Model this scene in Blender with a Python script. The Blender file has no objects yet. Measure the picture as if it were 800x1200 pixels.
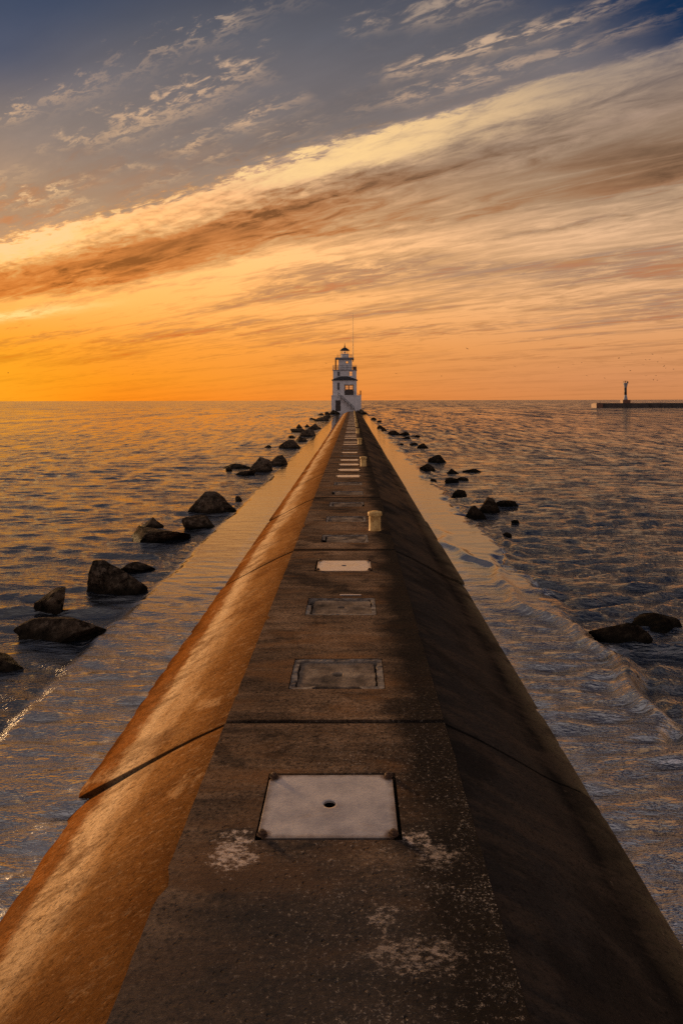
import bpy, bmesh, math, random
import numpy as np
from mathutils import Vector, Matrix, noise as mnoise

rnd = random.Random(7)
S = bpy.context.scene
COL = S.collection
R = math.radians

# ------------------------------------------------------------------ measures
F = 800.0            # focal length in photo pixels (24 mm lens on a 36 mm tall frame)
VX, VY = 413.0, 469.0  # vanishing point of the pier / horizon in the photo
HC = 2.4             # eye above the deck
D = 0.624            # deck above the water
EYE = HC + D
XC = -0.137          # centre line of the pier
HW = 0.816           # half width of the deck
OW = 1.99            # half width at the waterline
AP = 3.10            # half width of the submerged apron
JOINT0, JSTEP = 5.10, 5.85
HATCH0, HSTEP = 4.06, 1.95
PIER_END = 148.0

def lin(c):
    return tuple((v/255/12.92 if v/255 <= .04045 else ((v/255+.055)/1.055)**2.4) for v in c)

def on_water(px, py):
    Y = F*EYE/(py-VY)
    return ((px-VX)*Y/F, Y)

# ------------------------------------------------------------------ objects
def tag(o, label=None, cat=None, group=None, kind=None):
    if label: o['label'] = label
    if cat: o['category'] = cat
    if group: o['group'] = group
    if kind: o['kind'] = kind
    return o

def thing(name, loc, label, cat, group=None, rz=0.0):
    o = bpy.data.objects.new(name, None)
    o.empty_display_size = .2
    COL.objects.link(o)
    o.location = loc
    o.rotation_euler = (0, 0, rz)
    return tag(o, label, cat, group)

def obj(name, bm, mat, parent=None, smooth=False, loc=None):
    me = bpy.data.meshes.new(name)
    bmesh.ops.recalc_face_normals(bm, faces=bm.faces)
    bm.to_mesh(me); bm.free()
    if smooth:
        me.polygons.foreach_set('use_smooth', [True]*len(me.polygons))
    me.materials.append(mat)
    o = bpy.data.objects.new(name, me)
    COL.objects.link(o)
    if parent: o.parent = parent
    if loc: o.location = loc
    return o

def copy_tree(root):
    c = root.copy(); COL.objects.link(c)
    for ch in list(root.children):
        k = ch.copy(); COL.objects.link(k); k.parent = c
        for g in list(ch.children):
            q = g.copy(); COL.objects.link(q); q.parent = k
    return c

# ------------------------------------------------------------------ shapes
def box(bm, x0, x1, y0, y1, z0, z1, bev=0.0):
    t = bmesh.new()
    v = [t.verts.new((x, y, z)) for x in (x0, x1) for y in (y0, y1) for z in (z0, z1)]
    for f in ((0,1,3,2),(4,6,7,5),(0,4,5,1),(2,3,7,6),(0,2,6,4),(1,5,7,3)):
        t.faces.new([v[i] for i in f])
    bmesh.ops.recalc_face_normals(t, faces=t.faces)
    if bev:
        bmesh.ops.bevel(t, geom=t.edges[:], offset=bev, segments=2, affect='EDGES', profile=.5)
    merge(bm, t)

def merge(bm, t):
    t.verts.index_update()
    m = [bm.verts.new(v.co) for v in t.verts]
    for f in t.faces:
        try: bm.faces.new([m[v.index] for v in f.verts])
        except ValueError: pass
    t.free()

def lathe(bm, prof, cx=0, cy=0, n=20, cap=True, a0=0.0):
    rings = []
    for r, z in prof:
        rings.append([bm.verts.new((cx+r*math.cos(a0+2*math.pi*i/n), cy+r*math.sin(a0+2*math.pi*i/n), z)) for i in range(n)])
    for a, b in zip(rings, rings[1:]):
        for i in range(n):
            bm.faces.new((a[i], a[(i+1)%n], b[(i+1)%n], b[i]))
    if cap:
        bm.faces.new(rings[0]); bm.faces.new(rings[-1])

def tube(bm, p, q, r, n=8, r2=None):
    p, q = Vector(p), Vector(q)
    d = (q-p).normalized()
    a = d.orthogonal().normalized(); b = d.cross(a)
    r2 = r if r2 is None else r2
    A = [bm.verts.new(p+(a*math.cos(2*math.pi*i/n)+b*math.sin(2*math.pi*i/n))*r) for i in range(n)]
    B = [bm.verts.new(q+(a*math.cos(2*math.pi*i/n)+b*math.sin(2*math.pi*i/n))*r2) for i in range(n)]
    for i in range(n):
        bm.faces.new((A[i], A[(i+1)%n], B[(i+1)%n], B[i]))
    bm.faces.new(A); bm.faces.new(B)

def rect_loop(hx, hy, n, rough=0.0, rr=None, corner=0.0):
    pts = []
    for i in range(n):
        a = 2*math.pi*(i+.5)/n
        c, s = math.cos(a), math.sin(a)
        k = min(hx/abs(c) if abs(c) > 1e-6 else 1e9, hy/abs(s) if abs(s) > 1e-6 else 1e9)
        x, y = c*k, s*k
        if corner:
            dx, dy = abs(x)-(hx-corner), abs(y)-(hy-corner)
            if dx > 0 and dy > 0:
                l = math.hypot(dx, dy)
                f = corner/l
                x = math.copysign(hx-corner+dx*min(1, f), x); y = math.copysign(hy-corner+dy*min(1, f), y)
        if rough:
            x += rr.uniform(-rough, rough); y += rr.uniform(-rough, rough)
        pts.append((x, y))
    return pts

def holed_slab(bm, outer, hole_r, z0, z1, n, hole_c=(0, 0), warp=None, bev=0.0015):
    """a slab with the given outline and a round hole, made of rings"""
    inner = [(hole_c[0]+hole_r*math.cos(2*math.pi*(i+.5)/n), hole_c[1]+hole_r*math.sin(2*math.pi*(i+.5)/n)) for i in range(n)]
    w = warp or (lambda x, y: 0.0)
    def ring(pts, z): return [bm.verts.new((x, y, z+w(x, y))) for x, y in pts]
    def inset(k): return [(a[0]*(1-k)+b[0]*k, a[1]*(1-k)+b[1]*k) for a, b in zip(outer, inner)]
    rings = [ring(inner, z0), ring(outer, z0), ring(outer, z1-bev), ring(inset(.01), z1)]
    rings += [ring(inset(k), z1) for k in (.25, .5, .75, .97)] + [ring(inner, z1-bev)]
    rings.append(rings[0])
    for a, b in zip(rings, rings[1:]):
        for i in range(n):
            bm.faces.new((a[i], a[(i+1)%n], b[(i+1)%n], b[i]))

def wall_panel(bm, x0, x1, z0, z1, y0, y1, holes):
    """a wall in the XZ plane with rectangular openings cut right through"""
    xs = sorted({x0, x1, *[h[0] for h in holes], *[h[1] for h in holes]})
    zs = sorted({z0, z1, *[h[2] for h in holes], *[h[3] for h in holes]})
    def solid(i, j):
        if i < 0 or j < 0 or i >= len(xs)-1 or j >= len(zs)-1: return False
        cx, cz = (xs[i]+xs[i+1])/2, (zs[j]+zs[j+1])/2
        return not any(h[0] < cx < h[1] and h[2] < cz < h[3] for h in holes)
    vc = {}
    def V(x, y, z):
        k = (round(x, 5), round(y, 5), round(z, 5))
        if k not in vc: vc[k] = bm.verts.new((x, y, z))
        return vc[k]
    for i in range(len(xs)-1):
        for j in range(len(zs)-1):
            if not solid(i, j): continue
            a, b, c, d = xs[i], xs[i+1], zs[j], zs[j+1]
            bm.faces.new((V(a,y0,c), V(b,y0,c), V(b,y0,d), V(a,y0,d)))
            bm.faces.new((V(a,y1,c), V(a,y1,d), V(b,y1,d), V(b,y1,c)))
            if not solid(i-1, j): bm.faces.new((V(a,y0,c), V(a,y0,d), V(a,y1,d), V(a,y1,c)))
            if not solid(i+1, j): bm.faces.new((V(b,y0,c), V(b,y1,c), V(b,y1,d), V(b,y0,d)))
            if not solid(i, j-1): bm.faces.new((V(a,y0,c), V(a,y1,c), V(b,y1,c), V(b,y0,c)))
            if not solid(i, j+1): bm.faces.new((V(a,y0,d), V(b,y0,d), V(b,y1,d), V(a,y1,d)))

# ------------------------------------------------------------------ node helper
class NT:
    def __init__(self, tree):
        self.t = tree; self.n = tree.nodes; self.l = tree.links
    def new(self, kind, **kw):
        nd = self.n.new(kind)
        for k, v in kw.items(): setattr(nd, k, v)
        return nd
    def put(self, sock, v):
        if isinstance(v, bpy.types.NodeSocket): self.l.new(v, sock)
        elif isinstance(v, (tuple, list)) and sock.type == 'RGBA' and len(v) == 3: sock.default_value = (*v, 1)
        else: sock.default_value = v
    def m(self, op, a, b=None, c=None, clamp=False):
        nd = self.new('ShaderNodeMath', operation=op, use_clamp=clamp)
        self.put(nd.inputs[0], a)
        if b is not None: self.put(nd.inputs[1], b)
        if c is not None: self.put(nd.inputs[2], c)
        return nd.outputs[0]
    def step(self, v, a, b, lo=0.0, hi=1.0):
        nd = self.new('ShaderNodeMapRange', interpolation_type='SMOOTHSTEP')
        self.put(nd.inputs[0], v)
        if a > b: a, b, lo, hi = b, a, hi, lo
        for i, k in zip((1, 2, 3, 4), (a, b, lo, hi)): nd.inputs[i].default_value = k
        return nd.outputs[0]
    def ramp(self, v, stops, interp='LINEAR'):
        nd = self.new('ShaderNodeValToRGB'); nd.color_ramp.interpolation = interp
        e = nd.color_ramp.elements
        while len(e) < len(stops): e.new(0.5)
        for el, (p, c) in zip(e, stops):
            el.position = p; el.color = (*c, 1) if isinstance(c, (tuple, list)) else (c, c, c, 1)
        self.put(nd.inputs[0], v)
        return nd.outputs[0]
    def mix(self, f, a, b, mode='MIX'):
        nd = self.new('ShaderNodeMix', data_type='RGBA', blend_type=mode)
        self.put(nd.inputs[0], f); self.put(nd.inputs[6], a); self.put(nd.inputs[7], b)
        return nd.outputs[2]
    def xyz(self, x, y, z):
        nd = self.new('ShaderNodeCombineXYZ')
        for s, v in zip(nd.inputs, (x, y, z)): self.put(s, v)
        return nd.outputs[0]
    def sep(self, v):
        nd = self.new('ShaderNodeSeparateXYZ'); self.l.new(v, nd.inputs[0]); return nd.outputs
    def noise(self, vec, scale, detail=4, rough=.55, dist=0.0):
        nd = self.new('ShaderNodeTexNoise')
        self.l.new(vec, nd.inputs['Vector'])
        nd.inputs['Scale'].default_value = scale; nd.inputs['Detail'].default_value = detail
        nd.inputs['Roughness'].default_value = rough; nd.inputs['Distortion'].default_value = dist
        return nd.outputs[0]
    def voro(self, vec, scale, feature='F1'):
        nd = self.new('ShaderNodeTexVoronoi', feature=feature)
        self.l.new(vec, nd.inputs['Vector']); nd.inputs['Scale'].default_value = scale
        return nd.outputs['Distance']
    def scale3(self, vec, s):
        nd = self.new('ShaderNodeVectorMath', operation='MULTIPLY')
        self.l.new(vec, nd.inputs[0]); nd.inputs[1].default_value = s
        return nd.outputs[0]
    def bump(self, h, dist, strength=1.0, normal=None):
        nd = self.new('ShaderNodeBump'); self.l.new(h, nd.inputs['Height'])
        nd.inputs['Distance'].default_value = dist; nd.inputs['Strength'].default_value = strength
        if normal: self.l.new(normal, nd.inputs['Normal'])
        return nd.outputs[0]

def material(name):
    m = bpy.data.materials.new(name); m.use_nodes = True
    t = NT(m.node_tree)
    b = m.node_tree.nodes['Principled BSDF']
    pos = t.new('ShaderNodeNewGeometry').outputs['Position']
    return m, t, b, pos

# ------------------------------------------------------------------ materials
def concrete_deck():
    m, t, b, pos = material('weathered_deck_concrete')
    x, y, z = t.sep(pos)
    big = t.noise(t.scale3(pos, (.9, .9, .9)), 1.0, 6, .62)
    streak = t.noise(t.scale3(pos, (.8, 5.0, 1)), 1.6, 7, .65)
    fine = t.noise(pos, 38, 5, .7)
    grit = t.noise(pos, 42, 8, .86)
    c = t.ramp(t.m('ADD', t.m('MULTIPLY', big, .55), t.m('MULTIPLY', streak, .45)),
               [(.32, (.040, .028, .021)), (.45, (.112, .074, .049)), (.55, (.215, .138, .086)), (.68, (.36, .24, .155))])
    c = t.mix(t.step(fine, .46, .66, 0, .72), c, (.022, .018, .015))
    c = t.mix(t.step(grit, .55, .68, 0, .55), c, (.36, .26, .18))
    c = t.mix(t.step(grit, .47, .37, 0, .8), c, (.010, .008, .007))
    stain = t.step(t.noise(pos, 2.3, 7, .68, .3), .52, .62, 0, .6)
    c = t.mix(stain, c, (.026, .021, .018))
    # dark damp algae along the right edge, uneven
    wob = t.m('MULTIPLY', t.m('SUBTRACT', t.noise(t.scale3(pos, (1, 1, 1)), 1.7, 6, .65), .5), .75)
    # rust wash towards the left side and in the middle run
    rust = t.step(t.noise(t.scale3(pos, (.7, 2.2, 1)), 1.3, 6, .6, .4), .46, .66, 0, .6)
    c = t.mix(rust, c, (.22, .112, .050))
    jt = t.m('MULTIPLY', t.m('ABSOLUTE', t.m('SUBTRACT', t.m('FRACT', t.m('ADD', t.m('DIVIDE', t.m('SUBTRACT', y, JOINT0), JSTEP), 10.5)), .5)), t.step(y, 6, 9, 3.0, 1.0))
    c = t.mix(t.step(t.m('ADD', jt, t.m('MULTIPLY', t.m('SUBTRACT', streak, .5), .03)), .026, .004, 0, .85), c, (.014, .011, .009))
    # darker, greyer tone towards the near end
    near_tone = t.step(t.m('ADD', y, t.m('MULTIPLY', big, 1.6)), 5.4, 3.6, 0, .72)
    c = t.mix(near_tone, c, (.046, .043, .042))
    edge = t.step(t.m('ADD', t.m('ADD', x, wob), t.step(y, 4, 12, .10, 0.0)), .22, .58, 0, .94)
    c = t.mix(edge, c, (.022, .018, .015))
    # pale lime and bird splashes, broken up into crumbs
    crumb_n = t.noise(t.scale3(pos, (.8, 1.1, 1)), 30, 9, .80)
    crumbs = t.step(t.noise(t.scale3(pos, (1, .8, 1)), 26, 9, .82), .44, .60, .08, 1.0)
    crumbs2 = t.step(t.noise(pos, 75, 4, .7), .56, .66)
    region = t.step(t.noise(t.scale3(pos, (1.2, 1.7, 1)), 1.5, 5, .6, .3), .50, .66)
    near = t.step(y, 5.6, 3.9)
    right = t.step(x, -.45, .1)
    f = t.m('MULTIPLY', t.m('MULTIPLY', region, near), t.m('MULTIPLY', right, crumbs2))
    c = t.mix(t.m('MULTIPLY', f, .8), c, (.55, .47, .40))
    def spot(cx, cy, r, ry, k):
        dx = t.m('DIVIDE', t.m('SUBTRACT', x, cx), r); dy = t.m('DIVIDE', t.m('SUBTRACT', y, cy), ry)
        d = t.m('ADD', t.m('MULTIPLY', dx, dx), t.m('MULTIPLY', dy, dy))
        d = t.m('ADD', d, t.m('MULTIPLY', t.m('SUBTRACT', t.noise(t.scale3(pos, (.7, 1, 1)), 8, 6, .7), .5), 4.0))
        d = t.m('MAXIMUM', d, 0.0)
        v = t.m('ADD', crumb_n, t.m('MULTIPLY', t.m('SUBTRACT', 1.0, d), .11))
        return t.m('MULTIPLY', t.step(v, .53, .70), k)
    dust = t.m('MULTIPLY', t.step(grit, .565, .62), t.step(y, 6.5, 4.2, .12, 1.0))
    c = t.mix(t.m('MULTIPLY', dust, t.step(x, -.9, .1, .15, .7)), c, (.50, .40, .31))
    for s in ((-.648, 3.63, .15, .18, .95), (.36, 3.74, .10, .08, .85), (.12, 3.18, .12, .07, .6), (.45, 3.6, .14, .12, .45), (.25, 2.95, .24, .12, .5)):
        c = t.mix(spot(*s), c, (.66, .52, .42))
    b.inputs['Roughness'].default_value = .82
    b.inputs['Specular IOR Level'].default_value = 0.0
    t.put(b.inputs['Base Color'], c)
    pits = t.step(t.voro(t.scale3(pos, (1, 1, 1)), 26), .28, .05, 0, 1)
    pits = t.m('MULTIPLY', pits, t.step(t.noise(pos, 7, 2), .5, .6))
    h = t.m('ADD', t.m('MULTIPLY', fine, .5), t.m('MULTIPLY', grit, .35))
    h = t.m('SUBTRACT', t.m('ADD', h, t.m('MULTIPLY', streak, .8)), t.m('MULTIPLY', pits, .8))
    t.put(b.inputs['Normal'], t.bump(h, .022, 1.0))
    return m

def concrete_slope(side):
    m, t, b, pos = material('stained_slope_concrete_' + side)
    x, y, z = t.sep(pos)
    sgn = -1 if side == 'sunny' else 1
    s = t.m('DIVIDE', t.m('SUBTRACT', t.m('MULTIPLY', t.m('SUBTRACT', x, XC), sgn), HW), OW-HW)   # 0 at the deck, 1 at the water
    down = t.noise(t.scale3(pos, (.9, 2.5, .9)), 2.0, 9, .68, .2)          # streaks running down the slope
    big = t.noise(pos, .55, 6, .6)
    fine = t.noise(pos, 36, 5, .7)
    grit = t.noise(pos, 75, 6, .82)
    longs = t.noise(t.scale3(pos, (1.0, .28, 1.0)), 1.6, 6, .62)       # tide line wobble
    sw = t.m('ADD', s, t.m('MULTIPLY', t.m('SUBTRACT', longs, .5), .85 if side == 'sunny' else .28))
    sw = t.m('ADD', sw, t.m('MULTIPLY', t.m('SUBTRACT', down, .5), .30 if side == 'sunny' else .07))
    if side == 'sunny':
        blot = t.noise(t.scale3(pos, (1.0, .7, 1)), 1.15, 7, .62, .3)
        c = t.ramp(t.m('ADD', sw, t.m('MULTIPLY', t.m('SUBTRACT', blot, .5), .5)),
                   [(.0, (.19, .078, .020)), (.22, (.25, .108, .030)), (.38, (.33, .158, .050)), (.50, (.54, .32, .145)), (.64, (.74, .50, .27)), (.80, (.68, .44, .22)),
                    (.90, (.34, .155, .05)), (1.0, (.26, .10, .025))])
        rb = t.m('ADD', s, t.m('ADD', t.m('MULTIPLY', t.m('SUBTRACT', longs, .5), .30), t.m('MULTIPLY', t.m('SUBTRACT', t.noise(pos, 5.5, 7, .7), .5), .22)))
        c = t.mix(t.step(rb, .70, .80, 0, .92), c, (.28, .092, .014))          # wet rust-coloured algae band
        c = t.mix(t.step(rb, .86, .98, 0, .85), c, (.075, .026, .007))
        c = t.mix(t.step(down, .48, .60, 0, .5), c, (.13, .055, .018))
        drag = t.noise(t.scale3(pos, (2.6, 6.0, 2.6)), 4.0, 9, .78)
        dk = t.noise(t.scale3(pos, (1, .9, 1)), 1.9, 9, .70, .4)
        c = t.mix(t.step(dk, .53, .62, 0, .55), c, (.14, .052, .013))
        c = t.mix(t.step(dk, .42, .34, 0, .45), c, (.62, .38, .18))
        c = t.mix(t.step(drag, .53, .62, 0, .22), c, (.085, .038, .014))
        speck = t.noise(t.scale3(pos, (1, 1.5, 1)), 20, 9, .82)
        c = t.mix(t.step(speck, .54, .62, 0, .55), c, (.070, .028, .009))
        c = t.mix(t.step(speck, .42, .35, 0, .5), c, (.70, .44, .22))
        c = t.mix(t.m('MULTIPLY', t.step(drag, .46, .38, 0, .25), t.step(s, .85, .6)), c, (.68, .46, .26))
        c = t.mix(t.step(fine, .47, .66, 0, .55), c, (.055, .025, .010))
        c = t.mix(t.m('MULTIPLY', t.step(grit, .55, .68, 0, .45), t.step(s, .95, .7)), c, (.66, .42, .22))
        jt = t.m('MULTIPLY', t.m('ABSOLUTE', t.m('SUBTRACT', t.m('FRACT', t.m('ADD', t.m('DIVIDE', t.m('SUBTRACT', y, JOINT0), JSTEP), 10.5)), .5)), t.step(y, 6, 9, 3.0, 1.0))
        c = t.mix(t.step(t.m('ADD', jt, t.m('MULTIPLY', t.m('SUBTRACT', fine, .5), .02)), .018, .004, 0, .9), c, (.022, .010, .005))
        # darker brown tone towards the near end
        c = t.mix(t.step(t.m('ADD', y, t.m('MULTIPLY', big, 2.0)), 5.6, 3.2, 0, .55), c, (.075, .032, .010))
        b.inputs['Roughness'].default_value = .72
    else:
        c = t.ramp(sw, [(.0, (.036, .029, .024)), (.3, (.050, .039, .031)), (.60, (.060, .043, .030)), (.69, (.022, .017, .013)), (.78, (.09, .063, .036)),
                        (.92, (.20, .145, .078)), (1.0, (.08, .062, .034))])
        c = t.mix(t.step(down, .44, .62, 0, .6), c, (.095, .062, .040))
        c = t.mix(t.step(t.noise(pos, 1.1, 7, .66, .3), .47, .60, 0, .6), c, (.020, .016, .013))
        c = t.mix(t.step(fine, .5, .68, 0, .6), c, (.014, .012, .010))
        c = t.mix(t.step(grit, .57, .70, 0, .4), c, (.20, .15, .105))
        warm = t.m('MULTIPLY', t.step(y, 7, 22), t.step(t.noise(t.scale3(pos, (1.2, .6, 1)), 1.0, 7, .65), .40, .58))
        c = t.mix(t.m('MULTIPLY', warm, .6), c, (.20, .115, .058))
        jt = t.m('MULTIPLY', t.m('ABSOLUTE', t.m('SUBTRACT', t.m('FRACT', t.m('ADD', t.m('DIVIDE', t.m('SUBTRACT', y, JOINT0), JSTEP), 10.5)), .5)), t.step(y, 6, 9, 3.0, 1.0))
        c = t.mix(t.step(t.m('ADD', jt, t.m('MULTIPLY', t.m('SUBTRACT', fine, .5), .02)), .016, .004, 0, .9), c, (.008, .007, .006))
        pale = t.m('MULTIPLY', t.step(t.noise(t.scale3(pos, (2, 1, 1)), 4.5, 5, .65), .66, .74), t.step(s, .55, .85))
        c = t.mix(t.m('MULTIPLY', pale, .6), c, (.30, .21, .13))
        b.inputs['Roughness'].default_value = .8
    b.inputs['Specular IOR Level'].default_value = 0.0
    t.put(b.inputs['Base Color'], c)
    pits = t.m('MULTIPLY', t.step(t.voro(pos, 22), .26, .05), t.step(t.noise(pos, 5, 2), .5, .62))
    h = t.m('ADD', t.m('MULTIPLY', fine, .5), t.m('MULTIPLY', grit, .3))
    h = t.m('SUBTRACT', t.m('ADD', h, t.m('MULTIPLY', down, .35)), t.m('MULTIPLY', pits, .7))
    t.put(b.inputs['Normal'], t.bump(h, .016, .9))
    return m

def lid_concrete():
    m, t, b, pos = material('crumbling_lid_concrete')
    big = t.noise(pos, 3.2, 7, .66); fine = t.noise(pos, 40, 5, .7)
    c = t.ramp(big, [(.34, (.060, .048, .038)), (.5, (.185, .138, .102)), (.66, (.35, .27, .195))])
    c = t.mix(t.step(fine, .5, .7, 0, .5), c, (.05, .045, .04))
    t.put(b.inputs['Base Color'], c)
    b.inputs['Roughness'].default_value = .85; b.inputs['Specular IOR Level'].default_value = 0.0
    t.put(b.inputs['Normal'], t.bump(t.m('ADD', big, t.m('MULTIPLY', fine, .4)), .015, .9))
    return m

def plain(name, col, rough=.6, metal=0.0, var=.3, scale=8.0, bump=0.0, dark=None, spec=.5):
    m, t, b, pos = material(name)
    n = t.noise(pos, scale, 6, .65)
    dk = dark or tuple(v*(1-var) for v in col)
    c = t.ramp(n, [(.35, dk), (.62, col)])
    t.put(b.inputs['Base Color'], c)
    b.inputs['Roughness'].default_value = rough; b.inputs['Metallic'].default_value = metal
    b.inputs['Specular IOR Level'].default_value = spec
    if bump: t.put(b.inputs['Normal'], t.bump(n, bump, .8))
    return m

def steel_plate():
    m, t, b, pos = material('galvanised_steel')
    n = t.noise(pos, 5, 7, .65); f = t.noise(pos, 60, 4, .7); g = t.noise(t.scale3(pos, (1, 3, 1)), 3, 5, .6)
    c = t.ramp(n, [(.34, (.56, .48, .43)), (.62, (.76, .67, .60))])
    c = t.mix(t.step(f, .5, .72, 0, .3), c, (.36, .32, .30))
    c = t.mix(t.step(g, .56, .72, 0, .35), c, (.44, .31, .22))
    ox, oy, oz = t.sep(t.new('ShaderNodeTexCoord').outputs['Object'])
    ed = t.m('MAXIMUM', t.m('DIVIDE', t.m('ABSOLUTE', ox), .388), t.m('DIVIDE', t.m('ABSOLUTE', oy), .314))
    ed = t.m('ADD', ed, t.m('MULTIPLY', t.m('SUBTRACT', t.noise(pos, 9, 7, .72), .5), .30))
    c = t.mix(t.step(ed, .88, 1.02, 0, .7), c, (.20, .12, .07))
    dx_ = t.m('SUBTRACT', t.m('ABSOLUTE', ox), .362); dy_ = t.m('SUBTRACT', t.m('ABSOLUTE', oy), .290)
    rb_ = t.m('ADD', t.m('POWER', t.m('ADD', t.m('MULTIPLY', dx_, dx_), t.m('MULTIPLY', dy_, dy_)), .5), t.m('MULTIPLY', t.m('SUBTRACT', t.noise(pos, 22, 6, .7), .5), .05))
    c = t.mix(t.step(rb_, .062, .030, 0, .75), c, (.17, .085, .042))
    scr = t.noise(t.scale3(pos, (3, 60, 1)), 1.0, 5, .6)
    c = t.mix(t.step(scr, .60, .70, 0, .3), c, (.42, .37, .33))
    t.put(b.inputs['Base Color'], c)
    b.inputs['Metallic'].default_value = .6
    t.put(b.inputs['Roughness'], t.step(n, .3, .7, .24, .36))
    t.put(b.inputs['Normal'], t.bump(t.m('ADD', f, n), .0015, .6))
    return m

def rock_material(name='wet_boulder_stone', k=1.0):
    m, t, b, pos = material(name)
    nrm = t.new('ShaderNodeNewGeometry').outputs['Normal']
    x, y, z = t.sep(pos)
    n = t.noise(pos, 2.6, 8, .68); f = t.noise(pos, 22, 5, .7)
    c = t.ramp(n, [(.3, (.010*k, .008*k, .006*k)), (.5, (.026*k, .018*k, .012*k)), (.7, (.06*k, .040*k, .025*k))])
    mott = t.noise(pos, 9, 7, .72)
    wv = t.new('ShaderNodeVectorMath', operation='ADD'); t.l.new(pos, wv.inputs[0])
    t.l.new(t.xyz(t.m('MULTIPLY', t.noise(pos, 3, 6, .7), .55), t.m('MULTIPLY', mott, .3), t.m('MULTIPLY', n, .9)), wv.inputs[1])
    crack = t.voro(t.scale3(wv.outputs[0], (1, 1, 2.2)), 2.4, 'DISTANCE_TO_EDGE')
    crack = t.m('ADD', crack, t.step(t.noise(pos, 1.7, 3), .42, .55, 0, .2))
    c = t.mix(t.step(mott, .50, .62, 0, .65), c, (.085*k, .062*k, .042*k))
    c = t.mix(t.step(mott, .46, .36, 0, .7), c, (.006, .005, .004))
    c = t.mix(t.step(crack, .035, .0, 0, .6), c, (.004, .0035, .003))
    dry = t.m('MULTIPLY', t.step(t.m('ADD', z, t.m('MULTIPLY', t.m('SUBTRACT', n, .5), .7)), .25, .62), t.step(n, .42, .6))
    c = t.mix(t.m('MULTIPLY', dry, .75), c, (.13, .098, .072))
    c = t.mix(t.step(f, .5, .7, 0, .5), c, (.010, .008, .0065))
    wet = t.step(t.m('ADD', z, t.m('MULTIPLY', n, .12)), .20, .06)
    c = t.mix(t.m('MULTIPLY', wet, .8), c, (.008, .008, .006))
    t.put(b.inputs['Base Color'], c)
    t.put(b.inputs['Roughness'], t.step(wet, 0, 1, .9, .6))
    b.inputs['Specular IOR Level'].default_value = .008
    hr = t.m('ADD', t.m('ADD', n, t.m('MULTIPLY', mott, .5)), t.m('ADD', t.m('MULTIPLY', f, .2), t.step(crack, 0, .07, 0, .35)))
    t.put(b.inputs['Normal'], t.bump(hr, .12, 1.0))
    return m

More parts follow.
